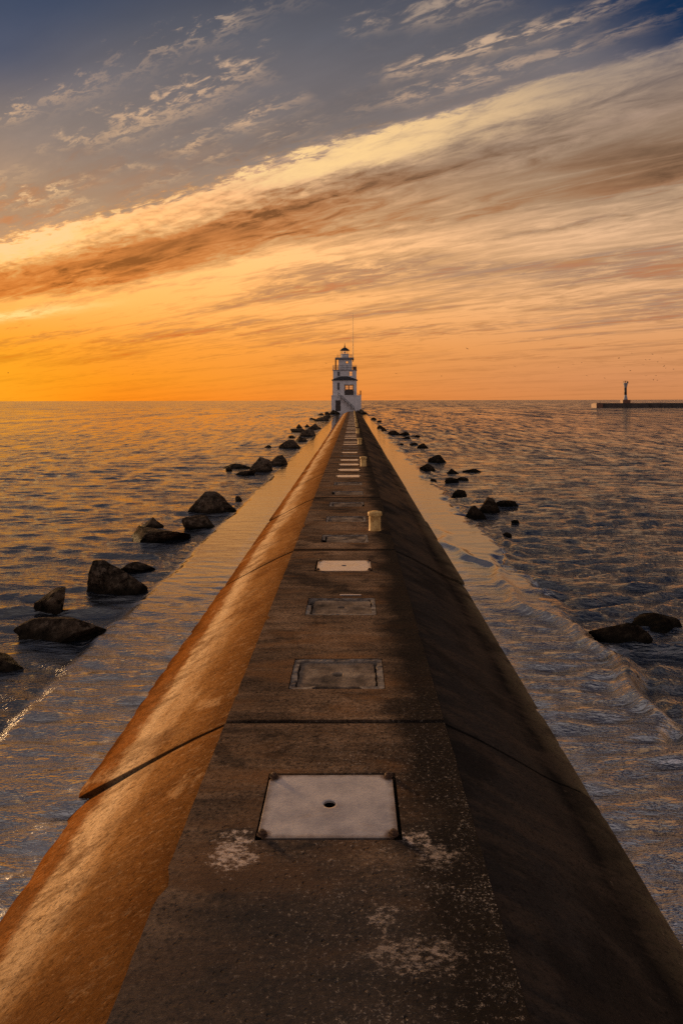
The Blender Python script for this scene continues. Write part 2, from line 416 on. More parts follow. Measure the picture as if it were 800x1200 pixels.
def water_material():
    m, t, b, pos = material('lake_water')
    x, y, z = t.sep(pos)
    dist = t.m('POWER', t.m('ADD', t.m('MULTIPLY', x, x), t.m('MULTIPLY', y, y)), .5)
    ax = t.m('ABSOLUTE', t.m('SUBTRACT', x, XC))
    rag = t.m('MULTIPLY', t.m('SUBTRACT', t.noise(t.scale3(pos, (1, .8, 1)), 1.3, 5, .6), .5), t.step(x, -1, 1, .25, 1.3))
    apron = t.m('MULTIPLY', t.step(t.m('ADD', ax, rag), AP+.10, AP-.10), t.step(y, PIER_END+2, PIER_END-2))
    calm_left = t.step(x, -8, 2, .30, 1.0)
    amp = t.m('MULTIPLY', t.m('SUBTRACT', 1.0, t.m('MULTIPLY', apron, t.step(dist, 7.0, 13.0, .12, .93))), calm_left)
    a = t.noise(t.scale3(pos, (.50, 1.7, 1)), 2.6, 4, .55, .25)
    bb = t.noise(t.scale3(pos, (.75, 1.8, 1)), 7.0, 4, .6, .2)
    c = t.noise(t.scale3(pos, (1, 1.6, 1)), 22, 3, .55)
    h = t.m('ADD', t.m('ADD', t.m('MULTIPLY', a, 1.0), t.m('MULTIPLY', bb, .42)), t.m('MULTIPLY', c, .09))
    bn = t.bump(t.m('MULTIPLY', h, amp), .12, 1.0)
    def tilt(sc3, sc, det, ro, k):
        nd = t.new('ShaderNodeTexNoise'); t.l.new(t.scale3(pos, sc3), nd.inputs['Vector'])
        nd.inputs['Scale'].default_value = sc; nd.inputs['Detail'].default_value = det; nd.inputs['Roughness'].default_value = ro
        q = t.new('ShaderNodeVectorMath', operation='SUBTRACT'); t.l.new(nd.outputs['Color'], q.inputs[0]); q.inputs[1].default_value = (.5, .5, .5)
        return t.scale3(q.outputs[0], k)
    def vadd(p, q):
        nd = t.new('ShaderNodeVectorMath', operation='ADD'); t.l.new(p, nd.inputs[0]); t.l.new(q, nd.inputs[1]); return nd.outputs[0]
    def vscale(p, k):
        nd = t.new('ShaderNodeVectorMath', operation='SCALE'); t.l.new(p, nd.inputs[0]); t.put(nd.inputs['Scale'], k); return nd.outputs[0]
    mid = vscale(tilt((.8, 1.0, 1), 1.7, 4, .55, (1.0, 1.9, 0)), t.m('MULTIPLY', t.step(dist, 9, 22), t.step(dist, 70, 30)))
    far = vscale(tilt((2.2, .36, 1), .9, 5, .55, (1.4, 2.6, 0)), t.step(dist, 18, 50))
    vfar = vscale(tilt((.40, .05, 1), .8, 4, .5, (.8, 2.4, 0)), t.step(dist, 60, 160))
    lean = vscale(t.xyz(0.0, -.13, 0.0), t.step(dist, 14, 60))      # the wind drives the chop towards the pier head: steeper near faces
    n = vadd(bn, vscale(vadd(vadd(mid, far), vadd(vfar, lean)), t.m('MULTIPLY', amp, t.m('SUBTRACT', 1.0, t.m('MULTIPLY', apron, .82)))))
    nn = t.new('ShaderNodeVectorMath', operation='NORMALIZE'); t.l.new(n, nn.inputs[0])
    t.put(b.inputs['Normal'], nn.outputs[0])
    lace = t.step(t.noise(t.scale3(pos, (1, 1.6, 1)), 9, 7, .72), .58, .68)
    foam = t.m('MULTIPLY', lace, t.step(t.noise(pos, .9, 4, .6), .53, .64))
    foam = t.m('MULTIPLY', foam, t.m('MULTIPLY', t.step(ax, AP+1.9, AP-.1), t.step(x, -1, 1, .3, 1.0)))
    lap = t.m('MULTIPLY', t.step(ax, OW+.22, OW+.02), t.step(t.noise(pos, 6, 6, .7), .44, .60))
    foam = t.m('MULTIPLY', t.m('MAXIMUM', foam, t.m('MULTIPLY', lap, .7)), t.step(dist, 34, 14))
    col = t.mix(apron, (.008, .011, .016), (.085, .064, .046))
    t.put(b.inputs['Base Color'], t.mix(t.m('MULTIPLY', foam, .40), col, (.6, .58, .56)))
    t.put(b.inputs['Roughness'], t.m('ADD', t.step(dist, 20, 400, .05, .14), t.m('MULTIPLY', foam, .3)))
    t.put(b.inputs['IOR'], t.step(apron, 0, 1, 2.2, 4.4))
    return m

MAT = dict(
    deck=concrete_deck(), sunny=concrete_slope('sunny'), shady=concrete_slope('shady'), lid=lid_concrete(),
    steel=steel_plate(), rock=rock_material(), water=water_material(),
    rim=plain('mortar_rim', (.30, .25, .205), .9, 0, .6, 14, .006, dark=(.075, .06, .05), spec=0.0),
    rust=plain('rusty_bolt_steel', (.11, .060, .036), .7, .3, .6, 60, .002, spec=.3),
    core=plain('joint_shade_dark', (.03, .026, .022), .9),
    yellow=plain('chipped_yellow_paint', (.72, .47, .17), .6, 0, .35, 13, .002, dark=(.36, .19, .055), spec=.2),
    white=plain('white_house_paint', (.66, .62, .60), .6, 0, .22, 1.6),
    trim=plain('dark_window_trim', (.05, .04, .035), .6),
    door=plain('dark_brown_door_paint', (.045, .03, .022), .6),
    roof=plain('black_roofing', (.020, .021, .026), .65, 0, .4, 4),
    brown=plain('red_brown_steel_and_sunlit_end', (.17, .07, .035), .6, .1, .4, 5),
    grey=plain('grey_painted_steel', (.20, .19, .20), .55, .2),
    darkmetal=plain('dark_steel', (.05, .045, .045), .5, .4),
    far=plain('far_breakwater_concrete', (.075, .055, .042), .85, 0, .5, .5),
    farwhite=plain('beacon_white_paint', (.34, .32, .32), .7),
    black=plain('beacon_black_band', (.02, .02, .022), .6),
    bird=plain('gull_plumage', (.10, .085, .075), .8),
)
def glass_mat():
    m, t, b, pos = material('window_glass')
    for nd in list(t.n):
        if nd.type == 'BSDF_PRINCIPLED': t.n.remove(nd)
    g = t.new('ShaderNodeBsdfGlossy'); g.inputs['Roughness'].default_value = .02
    tr = t.new('ShaderNodeBsdfTransparent'); tr.inputs[0].default_value = (.93, .93, .93, 1)
    mx = t.new('ShaderNodeMixShader'); mx.inputs[0].default_value = .07
    t.l.new(tr.outputs[0], mx.inputs[1]); t.l.new(g.outputs[0], mx.inputs[2])
    t.l.new(mx.outputs[0], t.n['Material Output'].inputs['Surface'])
    return m
MAT['glass'] = glass_mat()
MAT['sunlit_rock'] = rock_material('sunlit_boulder_stone', 2.2)  # same stone in a brighter colour, warm sunlight painted onto the left rocks
def dark_glass():
    m, t, b, pos = material('dark_window_pane')
    b.inputs['Base Color'].default_value = (.02, .02, .022, 1); b.inputs['Roughness'].default_value = .15
    return m
MAT['pane'] = dark_glass()

# ------------------------------------------------------------------ water
def build_water():
    rg = np.random.default_rng(11)
    ang = np.concatenate([np.linspace(-180, -60, 24, endpoint=False), np.linspace(-60, -31, 60, endpoint=False),
                          np.linspace(-31, 31, 600, endpoint=False), np.linspace(31, 60, 60, endpoint=False), np.linspace(60, 180, 25)])
    rr = [0.6]
    while rr[-1] < 9000:
        r = rr[-1]
        k = .0046 if 3.2 < r < 70 else (.02 if r < 1500 else .08)
        rr.append(r*(1+k)+.0)
    rr = np.array(rr)
    A, Rr = np.meshgrid(np.radians(ang), rr)
    X = np.sin(A)*Rr; Y = np.cos(A)*Rr
    ax = np.abs(X-XC)
    def sst(v, a, b):
        q = np.clip((v-a)/(b-a), 0, 1); return q*q*(3-2*q)
    # gentle warp so crests are not straight
    wx = X + .22*np.sin(Y*.5+1.3*np.sin(X*.3)) + .08*np.sin(X*1.1+Y*1.3)
    wy = Y + .24*np.sin(X*.55+.8) + .12*np.sin(X*1.37-Y*.5+2) + .04*np.sin(X*3.1+.8*Y)
    # apron: a thin sheet of water a little above the lake, spilling over the edge
    near = (1-sst(Y, PIER_END-4, PIER_END+1))
    wobR = .16*np.sin(Y*.9)+.10*np.sin(Y*2.3+1)+.05*np.sin(Y*5.1)
    edge = AP + np.where(X > XC, wobR*1.4 + .35*np.exp(-((Y-8.5)/2.0)**2)*np.sin(Y*2.0), wobR*.3)
    on = (1-sst(ax, edge-.14, edge+.10))*near
    Hh = np.zeros_like(X)
    cell = np.maximum(Rr*.0048, Rr*R(.105))
    for lam in np.geomspace(.20, 4.2, 56):
        th = R(84) + rg.normal(0, .34)
        kx, ky = math.cos(th)*2*math.pi/lam, math.sin(th)*2*math.pi/lam
        ph = rg.uniform(0, 6.28)
        am = .0265*lam**.95 if lam < .7 else .0189*(.7/lam)**.7
        # each train comes and goes in patches
        env = .5+.5*np.sin(X*rg.uniform(.3, 1.3)/lam**.5+Y*rg.uniform(-.8, .8)/lam**.5+rg.uniform(0, 6.28))
        p = kx*wx+ky*wy+ph
        s = np.sin(p)
        s = .62*s+.38*(1-2*np.abs(np.sin(p*.5)))
        dl = .15 if lam < .38 else (.5 if lam < .65 else .90)
        Hh += am*s*env*sst(lam/cell, 2.2, 4.6)*(1-on*(dl+(.95-dl)*sst(Y, 7, 14)))
    group = .85+.35*np.sin(X*.21+1.0+.6*np.sin(Y*.17))*np.sin(Y*.13+.4)
    side = np.where(X > XC, 1.0, .72)
    Hh = Hh*group*side
    ridge = np.exp(-((ax-edge-.20)/.13)**2)*(.5+.5*np.sin(Y*1.1+2*np.sin(Y*.31)))*near
    front = np.zeros_like(X)
    yy = (Y-7.2)
    cx = 1.72+.16*yy*0 + .22*np.sin(Y*1.15) + .11*np.sin(Y*2.9)                       # a wave running up the right-hand apron
    cx = 3.25-.13*(Y-6.0)+.16*np.sin(Y*1.7)+.07*np.sin(Y*4.3)
    front = np.exp(-((X-XC-cx)/.11)**2)*sst(Y, 5.2, 6.4)*(1-sst(Y, 13, 17))
    Hh += .045*on + .075*ridge*np.where(X > XC, 1.0, .45) + .075*front - .02*(1-on)
    inside = ax < OW-.15
    Hh = np.where(inside & (Y < PIER_END), -.05, Hh)
    nr, na = X.shape
    co = np.stack([X, Y, Hh], -1).reshape(-1, 3)
    i = np.arange(nr-1)[:, None]*na; j = np.arange(na-1)[None, :]
    q = np.stack([i+j, i+j+1, i+na+j+1, i+na+j], -1).reshape(-1, 4)[:, ::-1]
    me = bpy.data.meshes.new('water')
    me.vertices.add(len(co)); me.vertices.foreach_set('co', co.astype(np.float32).ravel())
    me.loops.add(q.size); me.loops.foreach_set('vertex_index', q.astype(np.int32).ravel())
    me.polygons.add(len(q)); me.polygons.foreach_set('loop_start', (np.arange(len(q))*4).astype(np.int32))
    me.polygons.foreach_set('use_smooth', np.ones(len(q), bool))
    me.update(calc_edges=True); me.validate()
    me.materials.append(MAT['water'])
    o = bpy.data.objects.new('water', me); COL.objects.link(o)
    tag(o, kind='structure')
build_water()

# ------------------------------------------------------------------ the pier
pier = thing('pier', (XC, 0, 0), 'long weathered concrete pier with flat deck and sloping sides running out to the lighthouse', 'pier')
HATCH = {k: HATCH0+HSTEP*k for k in range(0, 73)}
PX, PY = .405, .335       # half size of a hatch pit
PLATE = [k for k in HATCH if k in (0, 3, 9, 10, 11, 12, 14, 17) or (k > 17 and k % 7 not in (2, 5))]
pier_edges = []

def deck_slab(y0, y1, hs):
    bm = bmesh.new()
    xs = [-HW, -PX, PX, HW]
    ys = [y0]
    for h in hs: ys += [h-PY, h+PY]
    ys.append(y1)
    pit = {(1, 2*i+1) for i in range(len(hs))}
    vc = {}
    def V(x, y, z):
        k = (round(x, 4), round(y, 4), round(z, 4))
        if k not in vc: vc[k] = bm.verts.new((x, y, z))
        return vc[k]
    zt, zb, zp = D, D-.030, D-.13
    def outer(sg, c, d):
        n = max(1, int((d-c)/(.07 if c < 12 else .2))) if c < 30 else 1
        pts = []
        for q in range(1, n):
            y = c+(d-c)*q/n
            e = .005*mnoise.noise(Vector((y*2.3, sg*9, 1))) + .005*mnoise.noise(Vector((y*9, sg*7, 2)))
            chip = max(0, mnoise.noise(Vector((y*3.1, sg*5, 8)))-.28)*.10
            pts.append((sg*(HW+e-chip), y))
        return pts
    left = {}; right = {}
    for i in range(3):
        for j in range(len(ys)-1):
            a, b, c, d = xs[i], xs[i+1], ys[j], ys[j+1]
            z = zp if (i, j) in pit else zt
            loop = [(a, c), (b, c)]
            if i == 2: right[j] = outer(1, c, d); loop += right[j]
            loop += [(b, d), (a, d)]
            if i == 0: left[j] = outer(-1, c, d); loop += left[j][::-1]
            bm.faces.new([V(*p, z) for p in loop])
            if (i, j) in pit:
                for (p, q) in (((a,c),(b,c)), ((b,c),(b,d)), ((b,d),(a,d)), ((a,d),(a,c))):
                    bm.faces.new((V(*p,zp), V(*p,zt), V(*q,zt), V(*q,zp)))
    # outer skirt with a worn edge
    bm.edges.ensure_lookup_table()
    rim = [(x, y0) for x in xs]
    for j in range(len(ys)-1): rim += right[j] + [(HW, ys[j+1])]
    rim += [(x, y1) for x in xs[::-1][1:]]
    for j in reversed(range(len(ys)-1)): rim += left[j][::-1] + ([(-HW, ys[j])] if j else [])
    for p, q in zip(rim, rim[1:]+rim[:1]):
        bm.faces.new((V(*p,zt), V(*p,zb), V(*q,zb), V(*q,zt)))
    bmesh.ops.recalc_face_normals(bm, faces=bm.faces)
    be = [e for e in bm.edges if abs(e.verts[0].co.z-zt) < 1e-4 and abs(e.verts[1].co.z-zt) < 1e-4 and
          (all(abs(v.co.y-y0) < 1e-4 for v in e.verts) or all(abs(v.co.y-y1) < 1e-4 for v in e.verts))]
    bmesh.ops.bevel(bm, geom=be, offset=.014, segments=2, affect='EDGES')
    return bm

def slope(y0, y1, sgn, off, drop):
    """one cast length of sloping side: straight fall, then a rounded nose into the water"""
    bm = bmesh.new()
    if sgn < 0:
        prof = [(HW-.045, D-.30), (HW-.045, D-.010), (HW+.004, D-.009), (1.05, .515), (1.25, .416), (1.45, .312), (1.65, .206), (1.80, .128), (1.90, .072), (1.96, .028), (1.985, -.03), (1.99, -.2), (1.99, -.45)]
    else:
        prof = [(HW-.045, D-.30), (HW-.045, D-.010), (HW+.004, D-.009), (1.05, .513), (1.25, .408), (1.42, .314), (1.55, .238), (1.66, .186), (1.76, .150), (1.85, .110), (1.93, .054), (1.975, -.02), (1.99, -.2), (1.99, -.45)]
    n = max(4, int((y1-y0)/.16)) if y0 < 30 else 8
    seed = rnd.uniform(0, 100)
    rows = []
    for i in range(n+1):
        f = i/n
        y = y0+(y1-y0)*f
        e = .014*(1 if i in (0, n) else 0)          # worn arris at the joint
        row = []
        for j, (x, z) in enumerate(prof):
            k = min(1, max(0, (x-HW)/(OW-HW)))
            wob = .009*mnoise.noise(Vector((y*.9, seed, x*1.5)))*k
            wob += .0025*mnoise.noise(Vector((y*4, seed+5, x*4)))
            wob *= 1 if j > 2 else 0
            row.append(bm.verts.new((sgn*(x+off*k*(1 if j > 2 else 0)), y, z+wob-drop*k-(e if j > 1 else 0))))
        rows.append(row)
    for a, b in zip(rows, rows[1:]):
        for j in range(len(prof)-1):
            bm.faces.new((a[j], a[j+1], b[j+1], b[j]))
        bm.faces.new((a[-1], a[0], b[0], b[-1]))
    bm.faces.new(rows[0]); bm.faces.new(rows[-1])
    return bm

js = [JOINT0+JSTEP*i for i in range(-3, 25)]
for a, b in zip(js, js[1:]):
    b = min(b, PIER_END)
    if b-a < .5: break
    hs = [h for k, h in HATCH.items() if a < h < b-.4]
    g = .011 if a < JOINT0+1 else .036
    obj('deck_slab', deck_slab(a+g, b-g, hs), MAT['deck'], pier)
    gs = .016 if a < JOINT0+1 else .06
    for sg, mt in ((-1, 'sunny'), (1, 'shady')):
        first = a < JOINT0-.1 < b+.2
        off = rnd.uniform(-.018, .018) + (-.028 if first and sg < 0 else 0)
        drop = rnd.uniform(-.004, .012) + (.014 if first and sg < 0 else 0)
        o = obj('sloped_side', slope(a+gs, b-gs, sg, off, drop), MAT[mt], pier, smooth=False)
        o['label'] = 'sunlit orange stained sloping side' if sg < 0 else 'dark shaded sloping side'
        me = o.data
        me.polygons.foreach_set('use_smooth', [len(p.vertices) == 4 for p in me.polygons])
        me.set_sharp_from_angle(angle=R(40))
bm = bmesh.new()
prof = [(-OW+.1, -.5), (-OW+.1, -.14), (-HW-.05, D-.26), (HW+.05, D-.26), (OW-.1, -.14), (OW-.1, -.5)]
A = [bm.verts.new((x, js[0], z)) for x, z in prof]; B = [bm.verts.new((x, PIER_END-.1, z)) for x, z in prof]
for i in range(6): bm.faces.new((A[i], A[(i+1) % 6], B[(i+1) % 6], B[i]))
bm.faces.new(A); bm.faces.new(B)
obj('joint_shade_core', bm, MAT['core'], pier)  # dark core added inside the pier so the joint gaps read as shade

# ------------------------------------------------------------------ hatches on the deck
ORD = ['first', 'second', 'third', 'fourth', 'fifth', 'sixth', 'seventh', 'eighth', 'ninth', 'tenth', 'eleventh', 'twelfth',
       'thirteenth', 'fourteenth', 'fifteenth', 'sixteenth', 'seventeenth', 'eighteenth', 'nineteenth', 'twentieth']
def bolt_bm(x, y, z):
    bm = bmesh.new()
    lathe(bm, [(.029, z), (.029, z+.004)], x, y, 18)
    lathe(bm, [(.0215, z+.0042), (.0225, z+.006), (.0225, z+.017), (.020, z+.019)], x, y, 6, a0=rnd.random())
    lathe(bm, [(.0115, z+.0191), (.0115, z+.026), (.010, z+.027)], x, y, 12)
    return bm
np_, nl_ = 0, 0
far_plate = None
for k, hy in HATCH.items():
    if hy > PIER_END-1.0: continue
    rr = random.Random(100+k)
    near = k <= 14
    if k in PLATE:
        n = 48
        if near:
            np_ += 1
            lab = {1: 'large pale steel cover plate with rusty corner bolts, closest to the camera',
                   2: 'gold lit steel cover plate between two dark concrete lids, second steel plate from the camera'}.get(
                   np_, 'thin bright steel cover plate on the deck, %s steel plate from the camera' % ORD[np_-1])
            t = thing('cover_plate', (XC+rr.uniform(-.008, .008), hy, D), lab, 'cover plate', 'steel cover plates along the deck', rr.uniform(-.006, .006))
            bm = bmesh.new()
            wf = (lambda x, y: .010*max(0, abs(x)-.30)*3*(abs(y)/.3)) if k == 3 else (lambda x, y: .002*math.sin(5*x+k)*math.cos(4*y))
            holed_slab(bm, rect_loop(.388, .314, n, corner=.012), .036, -.014, .0, n, warp=wf)
            obj('plate', bm, MAT['steel'], t)
            for sx in (-1, 1):
                for sy in (-1, 1):
                    obj('bolt', bolt_bm(sx*.362, sy*.290, .0002+(.010 if k == 3 else .003)), MAT['rust'], t)
        else:
            lab = 'distant bright steel cover plate in the row of plates running up to the lighthouse'
            if far_plate is None:
                t = thing('cover_plate', (XC, hy, D), lab, 'cover plate', 'steel cover plates along the deck')
                bm = bmesh.new(); holed_slab(bm, rect_loop(.388, .314, 24, corner=.012), .036, -.014, .0, 24)
                obj('plate', bm, MAT['steel'], t)
                far_plate = t
            else:
                t = copy_tree(far_plate); t.location = (XC, hy, D)
    else:
        n = 72
        nl_ += 1
        if near:
            lab = {1: 'large weathered concrete hatch lid with broken grey mortar rim, closest lid to the camera',
                   2: 'dark concrete hatch lid just before the gold lit steel plate, second lid from the camera',
                   3: 'dark concrete hatch lid beside the yellow post, third lid from the camera'}.get(
                   nl_, 'sunken dark concrete hatch lid, %s lid from the camera' % ORD[nl_-1])
        else:
            lab = 'distant dark concrete hatch lid between bright steel plates far along the deck'
        t = thing('hatch_lid', (XC, hy, D), lab, 'hatch lid', 'concrete hatch lids along the deck', rr.uniform(-.01, .01))
        bm = bmesh.new()
        dx = rr.uniform(-.012, .02)
        out = [(x+dx, y) for x, y in rect_loop(.335, .262, n, .006, rr, .03)]
        holed_slab(bm, out, .042, -.12, -.014, n, warp=lambda x, y: .004*mnoise.noise(Vector((x*6, y*6, k))), bev=.008)
        obj('lid', bm, MAT['lid'], t)
        if k < 30:
            bm = bmesh.new()
            o_ = rect_loop(.398, .328, n); i_ = rect_loop(.350, .282, n, 0, None, .03)
            i_ = [(x*(1+.06*mnoise.noise(Vector((x*5, y*5, k)))+.03*mnoise.noise(Vector((x*17, y*17, k+3)))), y*(1+.06*mnoise.noise(Vector((y*5, x*5, k+9)))+.03*mnoise.noise(Vector((x*15, y*15, k+5))))) for x, y in i_]
            lo = [bm.verts.new((x, y, -.10)) for x, y in o_]; hi = [bm.verts.new((x, y, -.006+.005*rr.random())) for x, y in o_]
            hi2 = [bm.verts.new((x, y, -.008+.006*rr.random())) for x, y in i_]; lo2 = [bm.verts.new((x, y, -.10)) for x, y in i_]
            for a, b in ((lo, hi), (hi, hi2), (hi2, lo2)):
                for i in range(n):
                    # parts of the rim have crumbled away
                    ang = (i/n + k*.37) % 1
                    if a is not lo and 0.02 < ang < .20: continue
                    bm.faces.new((a[i], a[(i+1) % n], b[(i+1) % n], b[i]))
            obj('mortar_rim', bm, MAT['rim'], t)

# flat bar lying across the deck
bm = bmesh.new(); box(bm, -.13, .13, -.012, .012, 0, .008, .002)
o = obj('metal_strip', bm, MAT['steel'], None, loc=((410-VX)*8.38/F, 8.40, D+.001))
tag(o, 'short thin bright metal strip lying on the deck beside the second concrete lid', 'metal strip')

# ------------------------------------------------------------------ yellow posts
def post_bm():
    bm = bmesh.new()
    lathe(bm, [(.116, 0), (.113, .012), (.108, .02), (.108, .275)], n=26)
    return bm
pr = thing('deck_post', (.405, 12.6, D), 'rusty yellow capped steel post on the deck edge, closest and largest of its row', 'post', 'yellow posts along the deck edge')
obj('pipe', post_bm(), MAT['yellow'], pr, smooth=False).data.set_sharp_from_angle(angle=R(40))
bm = bmesh.new(); lathe(bm, [(.106, .271), (.128, .272), (.131, .280), (.131, .325), (.124, .340), (.09, .349), (.0, .352)], n=26, cap=False)
obj('cap', bm, MAT['yellow'], pr).data.set_sharp_from_angle(angle=R(40))
for c in pr.children:
    c.data.polygons.foreach_set('use_smooth', [True]*len(c.data.polygons))
    c.data.set_sharp_from_angle(angle=R(50))
for i in range(1, 11):
    c = copy_tree(pr); c.location = (.40-.012*min(i, 3), 12.6+12.25*i, D); c.rotation_euler = (0, 0, i*1.3)
    c['label'] = ('small yellow capped post on the deck edge, %s in line from the camera' % ORD[i]) if i < 6 else 'tiny far yellow capped post close to the lighthouse end of the deck'

# ------------------------------------------------------------------ boulders
def rock_bm(w, d, h, seed, peak=0.0, flat=0.0, cuts=9, taper=None):
    """an angular boulder: a ball trimmed by random planes, then roughened; waterline at z=0"""
    rr = random.Random(seed)
    t = bmesh.new()
    bmesh.ops.create_icosphere(t, subdivisions=5 if w > .4 else 4, radius=1.0)
    planes = []
    for i in range(cuts):
        n = Vector((rr.uniform(-1, 1), rr.uniform(-1, 1), rr.uniform(-.25, 1))).normalized()
        planes.append((n, rr.uniform(.30, .68)))
    if flat: planes.append((Vector((rr.uniform(-.15, .15), rr.uniform(-.2, .1), 1)).normalized(), 1-flat))
    off = Vector((seed*1.7, seed*.3, 5)); turn = Matrix.Rotation(rr.uniform(0, 6), 3, 'Z')
    for v in t.verts:
        p = v.co.copy()
        for n, c in planes:
            q = p.dot(n)
            if q > c: p -= n*(q-c)*.96
        r = 1 + .07*mnoise.noise(p*1.6+off) + .10*(.25-abs(mnoise.noise(p*2.7+off))) + .05*(.25-abs(mnoise.noise(p*7+off))) + .014*mnoise.noise(p*24+off)
        v.co = p*r
    zs = [v.co.z for v in t.verts]; xs = [v.co.x for v in t.verts]; ys = [v.co.y for v in t.verts]
    zt = max(zs); z0 = -.12
    # measure at and above the waterline
    xa = [v.co.x for v in t.verts if v.co.z > z0]; ya = [v.co.y for v in t.verts if v.co.z > z0]
    cx, cy = (max(xa)+min(xa))/2, (max(ya)+min(ya))/2
    sx, sy = w/(max(xa)-min(xa)), d/(max(ya)-min(ya)); sz = h/(zt-z0)
    if taper is None: taper = .06 if flat > .2 else .12
    for v in t.verts:
        x, y, z = v.co
        zz = (z-z0)*sz
        f = 1-taper*max(0, zz/h)
        x = cx+(x-cx)*f; y = cy+(y-cy)*f
        xx = (x-cx)*sx + peak*w*.45*max(0, zz/h)
        v.co = (xx, (y-cy)*sy, max(zz, -.45*h-.1))
    return t

def rock(x0, x1, yt, yb, label, seed, flat=0.0, peak=0.0, dep=.8, group=None, cuts=9, rz=0.0):
    px = (x0+x1)/2
    X, Y = on_water(px, yb)
    w = (x1-x0)*Y/F
    d = w*dep
    d = min(d, 2.2)
    h = (yb-yt)*Y/F
    Yc = Y+d*.45                                   # the near side of the foot shows at the waterline
    hh = max((EYE-(yt-VY)*(Yc+d*.08)/F)*(.84 if seed > 900 else .84)*(.82 if flat > .2 else 1.0), .05)
    bm = rock_bm(w*(1+.42*d/Y), d, hh, seed, peak, flat, cuts)
    o = obj('boulder', bm, MAT['sunlit_rock' if px < VX else 'rock'], None, smooth=True, loc=((px-VX)*Yc/F, Yc, 0))
    o.data.set_sharp_from_angle(angle=R(38))
    tag(o, label, 'rock', group)
    return o

GL, GR = 'boulders in the water left of the pier', 'boulders in the water right of the pier'
LEFT = [
 (-40, 33, 753, 783, 'black low rock cut off by the left picture edge, closest boulder on the left', 3, .3, 0, .6),
 (15, 125, 714, 747, 'long flat dark boulder with a raised stub at its right end', 5, .25, .1, .42),
 (39, 77, 684, 714, 'small two lobed rock between the long flat boulder and the big boulder', 8, 0, .1, .7),
 (104, 175, 647, 693, 'biggest left boulder with pale dry upper face and steep sides', 12, 0, -.35, .75),
 (143, 178, 653, 669, 'low dark rock tucked behind the biggest pale faced boulder', 14, .35, -.2, .8),
 (148, 219, 612, 635, 'broad flat topped mossy slab of rock next to the smooth oval boulder', 17, .4, 0, .7),
 (163, 190, 603, 619, 'small peaked rock behind the broad flat mossy slab', 21, 0, -.1, .8),
 (212, 253, 601, 619, 'smooth oval dark boulder just in front of the tall brown boulder', 23, .2, .05, .8),
 (222, 279, 571, 599, 'tall rounded brown boulder standing alone near the apron', 26, 0, .25, .75),
 (275, 283, 580, 586, 'tiny rock to the right of the tall rounded brown boulder', 28, 0, 0, .9),
 (293, 320, 532, 552, 'peaked brown rock at the centre of the middle cluster', 31, 0, -.1, .8),
 (314, 338, 531, 545, 'blunt rock on the right side of the middle cluster', 33, .2, .2, .8),
 (262, 294, 541, 548, 'long low shelf rock on the left side of the middle cluster', 35, .4, 0, .5),
 (276, 300, 548, 556, 'low wet rock in front of the middle cluster', 37, .4, .1, .6),
 (264, 272, 546, 551, 'tiny rock under the long low shelf of the middle cluster', 38, .2, 0, .8),
 (326, 352, 513, 525, 'wedge shaped brown rock beyond the middle cluster', 41, 0, .25, .8),
 (346, 360, 510, 517, 'small rock touching the back of the wedge shaped rock', 43, .2, .1, .8),
 (310, 318, 520, 524, 'tiny lone rock out to the left of the wedge shaped rock', 45, .3, 0, .8),
 (350, 370, 500, 511, 'brown rock on the near side of the far left heap', 47, .1, 0, .8),
 (360, 377, 494.5, 503, 'dark rock on the right side of the far left heap', 49, .1, .1, .8),
 (339, 360, 500, 506, 'flat rock on the left side of the far left heap', 51, .4, 0, .6),
 (347, 354, 496, 501, 'little peaked rock on top of the far left heap', 53, 0, 0, .8),
 (357, 363, 496, 500, 'tiny rock at the back of the far left heap', 54, .2, 0, .8),
 (368, 386, 487.5, 493, 'low dark rock in the last row before the lighthouse on the left', 57, .2, .1, .8),
 (378, 388, 485, 489.5, 'small rock close to the left foot of the lighthouse', 59, .2, 0, .8),
 (362, 370, 488.5, 491.5, 'tiny outlying rock left of the last row before the lighthouse', 61, .3, 0, .8),
 (337, 346, 509, 512.5, 'tiny flat rock in front of the far left heap', 63, .3, 0, .7),
 (372, 380, 483.5, 486.5, 'tiny far rock on the water left of the lighthouse', 65, .2, 0, .8),
]
